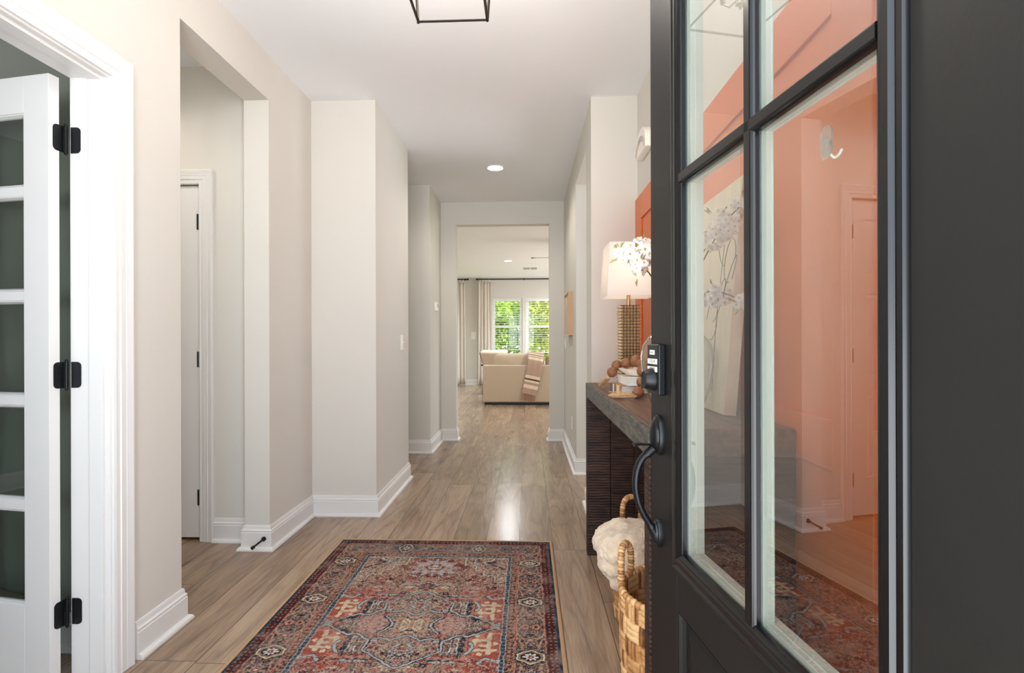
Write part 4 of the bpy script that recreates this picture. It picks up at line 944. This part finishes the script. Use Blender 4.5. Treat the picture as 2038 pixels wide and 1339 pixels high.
# pendant lantern
pl_ = empty('lantern_pendant', (-.28, 1.852, H)); tag(pl_, 'black open frame lantern pendant hanging from the foyer ceiling', 'lamp')
zb = -.378; hb, ht = .131, .15; zt = -.10
b = MB(); t = .0042
def bar(p, q): b.tube([p, q], t * 1.25, 4)
cb = [(sx * hb, sy * hb, zb) for sx, sy in ((-1, -1), (1, -1), (1, 1), (-1, 1))]; ct = [(sx * ht, sy * ht, zt) for sx, sy in ((-1, -1), (1, -1), (1, 1), (-1, 1))]
for i in range(4): bar(cb[i], cb[(i + 1) % 4]); bar(ct[i], ct[(i + 1) % 4]); bar((cb[i][0], cb[i][1], zb - .006), ct[i]); bar(ct[i], (ct[i][0] * .2, ct[i][1] * .2, -.04))
b.build('cage', mat('oil_rubbed_bronze', lin(40, 32, 28), .4, metal=.7), pl_)
b = MB(); b.lathe([(0, 0), (.065, 0), (.065, -.012), (.05, -.02), (0, -.02)], 28); b.tube([(0, 0, -.02), (0, 0, -.345)], .006, 10); b.lathe([(0, -.352), (.012, -.348), (.010, -.335), (.006, -.33)], 14)
b.build('canopy_stem', M['iron'], pl_, smooth=50)
for k in range(4):
    a = math.pi / 4 + k * math.pi / 2; cx, cy_ = .055 * math.cos(a), .055 * math.sin(a)
    b = MB(); b.tube([(0, 0, -.325), (cx * .6, cy_ * .6, -.345), (cx, cy_, -.325)], .004, 8); b.tube([(cx, cy_, -.325), (cx, cy_, -.255)], .0095, 12); so_ = b.build('candle_sleeve', M['iron'], pl_, smooth=50)
    b = MB(); b.lathe([(.006, -.255), (.014, -.235), (.016, -.22), (.010, -.195), (.003, -.178), (0, -.176)], 16, (cx, cy_, 0)); b.build('candle_bulb', emit('candle_glow', (1, .80, .58, 1), 12) if k == 0 else bpy.data.materials['candle_glow'], so_, smooth=180)
lamp_point('pendant_glow', (0, 0, -.21), 16, (1, .92, .84), .08, pl_)
# recessed lights
def downlight(name, x, y, label, rad=.088, e=9.0, spot=30, col=(1, .93, .85)):
    r = empty(name, (x, y, H)); tag(r, label, 'ceiling light', 'recessed ceiling lights')
    b = MB(); b.lathe([(rad, 0), (rad, -.004), (rad * .93, -.007), (rad * .80, -.004), (rad * .74, .0)], 40); b.build('trim_ring', M['white'], r, smooth=60)
    b = MB(); b.lathe([(0, -.0035), (rad * .76, -.0035), (rad * .76, -.001), (0, -.001)], 36); b.build('lens', emit('recessed_lens_' + name, (1, .92, .82, 1), e), r)
    lamp_spot('downlight_glow', (0, 0, -.02), spot, col, 160, .07, r)
downlight('recessed_light', -.294, 4.851, 'recessed ceiling light in the middle of the hallway', e=12, spot=24)
downlight('recessed_light', -.393, 10.58, 'recessed ceiling light in the living room beyond the doorway', .09, e=20, spot=105, col=(.90, .96, 1.0))
downlight('recessed_light', -2.35, 2.42, 'recessed ceiling light hidden inside the closet alcove', e=12, spot=16)
for (x, y) in ((1.6, 8.2), (2.4, 11.0), (-2.2, 8.2), (1.2, 12.4)): downlight('recessed_light', x, y, 'fill light added in the living room ceiling, out of sight of the doorway', .09, e=20, spot=105, col=(.90, .96, 1.0))  # unseen lamps, added for more light in the living room
# chime box
ch = empty('door_chime', (.7148, 3.16, 2.26)); tag(ch, 'white arched door chime box high on the wall above the panelling', 'door chime')
def archp(w_, h_, n=14): return [(-w_, 0), (w_, 0)] + [(w_ * math.cos(math.pi * k / n), h_ * .35 + (h_ * .65) * math.sin(math.pi * k / n)) for k in range(n + 1)]
b = MB(); b.prism(archp(.125, .145), -.045, 0, 'x'); b.build('housing', M['white'], ch, bevel=.006)
b = MB()
for k in (0, 1, 2): b.tube([(-.047, .118 * math.cos(math.pi * i / 12) * (1 - .09 * k), .008 + .085 * (1 - .14 * k) * math.sin(math.pi * i / 12)) for i in range(13)], .0025, 6)
b.build('sound_slot', mat('slot_grey', lin(196, 182, 168), .6), ch)
# wall plates
def plate(name, loc, rot, label, cat, w_, h_, kind):
    r = empty(name, loc); r.rotation_euler = rot; tag(r, label, cat)
    b = MB(); b.prism(rrect(w_ / 2, h_ / 2, .006, 3), 0, .0055, 'y'); k0 = 0; b.build('cover_plate', M['white'], r, bevel=.0015)
    if kind == 'switch': b = MB(); b.box(-.016, .0055, -.033, .016, .010, .033); b.box(-.006, .010, -.004, .006, .018, .008); b.build('toggle', M['white'], r, bevel=.001)
    if kind == 'outlet':
        for z in (-.02, .02): b = MB(); b.prism([(x, q + z) for x, q in rrect(.016, .014, .008, 4)], .0055, .0075, 'y'); b.box(-.007, .0075, z - .004, -.0052, .0079, z + .006); b.box(.0052, .0075, z - .004, .007, .0079, z + .005); b.build('socket', M['white'], r)
    return r
plate('light_switch', (-.9995, 4.142, 1.138), (0, 0, R(-90)), 'white toggle light switch on the left hallway wall', 'switch', .075, .12, 'switch')
plate('light_switch', (.4145, 5.80, 1.115), (0, 0, R(90)), 'white light switch below the framed art at the hall end', 'switch', .075, .12, 'switch')
plate('wall_outlet', (.4145, 4.976, .375), (0, 0, R(90)), 'white outlet low on the right hallway wall above the baseboard', 'outlet', .075, .12, 'outlet')
plate('light_switch', (-1.40, 13.5995, 1.263), (0, 0, R(180)), 'white double switch plate between the living room curtains', 'switch', .12, .19, 'switch')
th = empty('thermostat', (-.9995, 5.655, 1.515)); tag(th, 'white thermostat on the short wall beside the doorway', 'thermostat')
b = MB(); b.box(0, -.055, -.05, .008, .055, .05); b.build('back_plate', M['white'], th, bevel=.002)
b = MB(); b.box(.008, -.05, -.045, .030, .05, .045); b.build('housing', M['white'], th, bevel=.004)
b = MB(); b.box(.030, -.03, -.005, .0308, .03, .03); b.build('display', mat('thermostat_display', lin(150, 158, 150), .3), th)
# framed art
fa = empty('framed_art', (.4147, 5.135, 1.40)); tag(fa, 'pale wood framed canvas on the right hallway wall', 'painting')
b = MB(); fp_ = [(0, 0), (0, .042), (-.010, .042), (-.010, 0)]
b.sweep([(-.26, -.202), (.26, -.202), (.26, .202), (-.26, .202)], [(0, 0), (0, .042), (.010, .042), (.010, 0)], lambda a, z, h: (-h, a, z), closed=True); b.build('frame', mat('blond_wood_frame', lin(206, 166, 128), .5, var=.1, vscale=30, stretch=(1, 1, .2)), fa)
am = mat('beige_abstract_art', lin(216, 204, 184), .85, var=.12, vscale=3)
b = MB(); b.box(-.032, -.246, -.188, -.004, .246, .188); b.build('canvas', am, fa)
b = MB()
for (y, h0, h1) in ((-.10, -.188, .188), (.06, -.188, .10)): b.box(-.0326, y, h0, -.032, y + .02, h1)
b.build('painted_stripe', mat('art_stripe', lin(150, 126, 100), .85), fa)

# ================================================================== LIVING ROOM
sofa_m = mat('oatmeal_upholstery', lin(186, 166, 142), .9, var=.06, vscale=60, bump=.35, bscale=420, sheen=.2)
SX0, SX1, SY0, SY1 = -.805, 1.62, 9.34, 10.34
so = empty('sofa', ((SX0 + SX1) / 2, (SY0 + SY1) / 2, 0)); tag(so, 'oatmeal upholstered sofa seen from behind in the living room', 'sofa')
sl = lambda x, y, z: (x - so.location.x, y - so.location.y, z)
def soft(name, x0, y0, z0, x1, y1, z1, bev, parent=so):
    b = MB(); b.box(*sl(x0, y0, z0), *sl(x1, y1, z1)); return b.build(name, sofa_m, parent, smooth=30, bevel=bev, seg=5)
soft('back', SX0, SY0, .045, SX1, SY0 + .2, .705, .022)
soft('arm', SX0, SY0 + .2, .045, SX0 + .2, SY1, .62, .03); soft('arm', SX1 - .2, SY0 + .2, .045, SX1, SY1, .62, .03)
soft('seat_base', SX0 + .2, SY0 + .2, .045, SX1 - .2, SY1 - .02, .28, .02)
xm = (SX0 + SX1) / 2
for a, c in ((SX0 + .2, xm), (xm, SX1 - .2)):
    soft('seat_cushion', a + .004, SY0 + .4, .28, c - .004, SY1, .46, .05)
for a, c in ((SX0 + .19, .30), (.31, 1.42)):
    b = MB()
    def puff(u, v, a=a, c=c):
        th_ = 2 * math.pi * u; e = .28
        sx = (abs(math.cos(th_)) ** e) * (1 if math.cos(th_) > 0 else -1); sz = (abs(math.sin(th_)) ** e) * (1 if math.sin(th_) > 0 else -1)
        k = math.sin(math.pi * v) ** .35; yy = SY0 + .10 + .27 * v
        return sl((a + c) / 2 + (c - a) / 2 * sx * k, yy, .68 + .232 * sz * k)
    b.grid(puff, 64, 14, close_u=True); b.build('back_cushion', sofa_m, so, smooth=180)
b = MB(); b.box(*sl(SX0 + .03, SY0 + .03, 0), *sl(SX1 - .03, SY1 - .05, .045)); b.build('plinth', M['dark'], so)
# throw over the sofa back: cross stripes are woven in
def throw_mat():
    m, nt, p = new_mat('striped_throw_weave'); tc = N(nt, 'ShaderNodeTexCoord'); sp = N(nt, 'ShaderNodeSeparateXYZ'); L(nt, tc.outputs['UV'], sp.inputs[0])
    rp = N(nt, 'ShaderNodeValToRGB'); rp.color_ramp.interpolation = 'CONSTANT'; e = rp.color_ramp.elements
    TAU, CR, BR = lin(176, 146, 126), lin(222, 200, 176), lin(92, 62, 50)
    stops = [(0, TAU), (.33, CR), (.36, BR), (.38, CR), (.41, TAU), (.43, CR), (.49, TAU), (.70, CR), (.735, BR), (.755, CR), (.78, TAU), (.81, CR), (.86, TAU)]
    e[0].position = 0; e[0].color = TAU; e[1].position = stops[1][0]; e[1].color = stops[1][1]
    for q, c_ in stops[2:]: n = e.new(q); n.color = c_
    L(nt, sp.outputs[1], rp.inputs['Fac']); L(nt, rp.outputs['Color'], p.inputs['Base Color']); p.inputs['Roughness'].default_value = .95
    return m
tr = empty('throw_blanket', (.12, 9.33, .9)); tag(tr, 'tan striped throw with tassel fringe hanging over the sofa back', 'blanket')
tm = throw_mat(); b = MB(); TW = .285; uvs = []
tpath = smooth_path([(.16, 9.60, .925), (.155, 9.50, .935), (.150, 9.42, .922), (.14, 9.355, .84), (.125, 9.322, .72), (.085, 9.318, .50), (.04, 9.318, .30), (.01, 9.318, .19)], 6)
kk = len(tpath)
def cloth(u, v):
    t = v * (kk - 1); i = min(int(t), kk - 2); p = tpath[i].lerp(tpath[i + 1], t - i); uvs.append((u, v))
    sl_ = -.055 * (u - .5) * min(1, v * 3); return (p.x + (u - .5) * TW * (1 - .12 * v) - tr.location.x, p.y - .004 * (1 + math.sin(u * 17)) - tr.location.y, p.z + sl_ - tr.location.z)
b.grid(cloth, 24, 60); o = b.build('cloth', tm, tr, smooth=180, recalc=False)
uvl = o.data.uv_layers.new(name='UVMap')
for lp in o.data.loops: uvl.data[lp.index].uv = uvs[lp.vertex_index]
md = o.modifiers.new('thick', 'SOLIDIFY'); md.thickness = .006; md.offset = 1
fr_m = mat('throw_fringe_yarn', lin(172, 128, 108), .95, var=.2, vscale=40)
for k in range(11):
    u = (k + .5) / 11; p = Vector(cloth(u, 1.0)); b = MB()
    b.tube([p, p + Vector((-.006, -.002, -.05)), p + Vector((-.012 + random.uniform(-.006, .006), -.003, -.115))], [.005, .006, .008], 6); b.build('fringe_tassel', fr_m, tr, smooth=60)
# lounge chair beyond the sofa
lc = empty('lounge_chair', (-.55, 11.35, 0), R(-20)); tag(lc, 'wood framed lounge chair half hidden behind the sofa', 'chair')
wd = wood('walnut_frame', lin(70, 44, 32), lin(112, 74, 54), .45, (4, 4, 20))
b = MB()
for s in (-.33, .33):
    b.tube([(s, -.42, .88), (s, -.10, .40), (s, .32, .36)], .018, 8); b.tube([(s, .30, .0), (s, .30, .60)], .018, 8); b.tube([(s, -.30, .0), (s, -.22, .60)], .018, 8); b.tube([(s, -.34, .62), (s, .34, .60)], .02, 8)
b.tube([(-.33, -.42, .88), (.33, -.42, .88)], .018, 8); b.tube([(-.33, .30, .34), (.33, .30, .34)], .016, 8); b.tube([(-.33, -.2, .34), (.33, -.2, .34)], .016, 8); b.build('frame', wd, lc, smooth=50)
b = MB(); b.box(-.30, -.20, .36, .30, .36, .50); b.build('seat_cushion', sofa_m, lc, bevel=.04, seg=4, smooth=30)
b = MB(); b.box(-.30, -.07, 0, .30, .07, .56); b.xf(Matrix.Translation((0, -.19, .44)) @ Matrix.Rotation(R(30), 4, 'X')); b.build('back_cushion', mat('blush_cushion', lin(216, 198, 178), .9, var=.05), lc, bevel=.04, seg=4, smooth=30)
# curtains
cur_m = mat('ivory_curtain_linen', lin(238, 233, 225), .9, var=.03, vscale=30, bump=.15, bscale=500, trans=.4)
def curtain(label, x0, x1, folds, seed):
    r = empty('curtain', ((x0 + x1) / 2, 13.47, .02)); tag(r, label, 'curtain', 'pleated curtains of the living room'); hw = (x1 - x0) / 2; rg = random.Random(seed); ph = rg.uniform(0, 6)
    b = MB()
    def f(u, v):
        z = 2.62 * v; a = u * folds * 2 * math.pi + ph; amp = .032 - .012 * v; gath = 1 - .10 * v
        return (-hw * gath + 2 * hw * gath * u + .012 * math.sin(a * 2 + 1) * (1 - v), amp * math.sin(a) + .012 * math.sin(a * .5 + 2 * v), z)
    b.grid(f, folds * 16, 14); o = b.build('cloth', cur_m, r, smooth=180, recalc=False); md = o.modifiers.new('thick', 'SOLIDIFY'); md.thickness = .004
    for k in range(folds): x = -hw * .9 + 1.8 * hw * (k + .5) / folds; b = MB(); b.box(x - .012, -.02, 2.60, x + .012, .02, 2.675); b.build('pleat_tab', cur_m, r)
curtain('ivory pleated curtain at the left edge of the living room view', -2.05, -1.585, 5, 2)
curtain('ivory pleated curtain panel just left of the sash windows', -1.275, -.925, 4, 5)
def rod(x0, x1, label, brk):
    r = empty('curtain_rod', ((x0 + x1) / 2, 13.47, 2.705)); tag(r, label, 'curtain rod', 'black curtain rods'); hw = (x1 - x0) / 2
    b = MB(); b.tube([(-hw, 0, 0), (hw, 0, 0)], .014, 12); b.build('pole', M['iron'], r, smooth=50)
    for s in (-1, 1): b = MB(); b.tube([(s * hw, 0, 0), (s * (hw + .035), 0, 0)], .024, 12); b.build('finial', M['iron'], r, smooth=50)
    for x in brk: b = MB(); b.tube([(x - r.location.x, 0, 0), (x - r.location.x, .129, 0)], .008, 8); b.box(x - r.location.x - .012, -.018, -.03, x - r.location.x + .012, .018, .018); b.build('bracket', M['iron'], r)
rod(-3.5 + .2, -1.545, 'short black curtain rod over the far left curtain', (-1.60,)); rod(-1.28, 1.2, 'long black curtain rod over the sash windows', (-1.22, -.092))
# ceiling fan
fn = empty('ceiling_fan', (.78, 8.5, H)); tag(fn, 'dark bladed ceiling fan in the living room', 'ceiling fan')
b = MB(); b.lathe([(0, 0), (.07, 0), (.06, -.04), (.02, -.05), (.016, -.2), (.09, -.21), (.11, -.25), (.10, -.30), (.05, -.32), (0, -.32)], 28); b.build('motor_housing', M['iron'], fn, smooth=50)
for k in range(3):
    b = MB(); b.cur = 0
    def bl(u, v): x = .09 + .63 * v; w_ = .055 + .012 * math.sin(math.pi * v) - .05 * max(0, v - .9) * 8 * .9; return (x, (u - .5) * 2 * max(.012, w_), -.272 - .020 * (u - .5) + .006 * math.sin(math.pi * v))
    b.grid(bl, 6, 18); o = b.build('blade', M['dark'], fn, smooth=180, recalc=False); o.rotation_euler = (0, 0, R(180 + 120 * k)); md = o.modifiers.new('thick', 'SOLIDIFY'); md.thickness = .005
# ceiling vent
vt = empty('ceiling_vent', (.055, 11.70, H)); tag(vt, 'white two part air vent in the living room ceiling', 'vent')
b = MB(); b.box(-.17, -.17, -.006, .17, .17, 0); b.build('frame', M['white'], vt, bevel=.002)
b = MB()
for k in range(9):
    y = -.14 + k * .035
    for a, c in ((-.15, -.008), (.008, .15)): b.box(a, y - .010, -.0075, c, y + .010, -.0058)
b.build('slot', mat('vent_slot_grey', lin(150, 152, 156), .6), vt)

# ================================================================== OUTSIDE THE REAR WINDOWS
boxes('ground', mat('lawn_ground', lin(120, 140, 70), .95, var=.3, vscale=3), [(-25, 13.8, -.35, 25, 45, -.15)])
lf = [mat('sunlit_leaf_a', lin(140, 164, 62), .6, var=.45, vscale=3, trans=.4), mat('sunlit_leaf_b', lin(92, 122, 44), .6, var=.45, vscale=3, trans=.35), mat('sunlit_leaf_c', lin(176, 180, 84), .6, var=.4, vscale=3, trans=.4)]
bark = mat('tree_bark', lin(84, 66, 50), .9, var=.3, bump=.4)
def tree(label, x, y, h_, rad, seed, mi):
    rg = np.random.default_rng(seed); r = empty('garden_tree', (x, y, -.15)); tag(r, label, 'tree', 'trees outside the rear windows')
    b = MB(); b.tube([(0, 0, 0), (.05, .03, h_ * .4), (-.05, .0, h_ * .8)], [.12, .09, .03], 8); b.build('trunk', bark, r, smooth=60)
    n = 5200; d = rg.normal(size=(n, 3)); d /= np.linalg.norm(d, axis=1)[:, None]; rr_ = rg.random(n) ** .4
    P = d * rr_[:, None] * np.array([rad, rad, h_ * .48]) + np.array([0, 0, h_ * .52]); P += .18 * np.sin(P[:, [1, 2, 0]] * 5)
    t = rg.normal(size=(n, 3)); t /= np.linalg.norm(t, axis=1)[:, None]; s2 = np.cross(t, rg.normal(size=(n, 3))); s2 /= np.linalg.norm(s2, axis=1)[:, None]
    sz = rg.uniform(.05, .11, n)[:, None]; P[:, 2] = np.maximum(P[:, 2], .05)
    V_ = np.stack([P - t * sz, P + s2 * sz * .45, P + t * sz, P - s2 * sz * .45], 1).reshape(-1, 3)
    b = MB(); b.v = [tuple(q) for q in V_]; b.f = [(4 * i, 4 * i + 1, 4 * i + 2, 4 * i + 3) for i in range(n)]; b.m = [0] * n; b.build('crown', lf[mi], r, recalc=False)
tree('bright green tree outside the left sash window', -1.0, 18.0, 3.9, .80, 1, 0)
tree('yellow green bush outside the right sash window', .78, 18.0, 3.6, .80, 2, 2)
tree('darker tree standing between the two sash windows', -.15, 20.8, 5.6, 1.15, 3, 1)
tree('large dark tree at the back behind the yellow bush', 2.95, 21.2, 6.0, 1.25, 4, 1)
tree('tall green tree far left beyond the patio door', -2.85, 21.2, 5.6, 1.25, 5, 0)
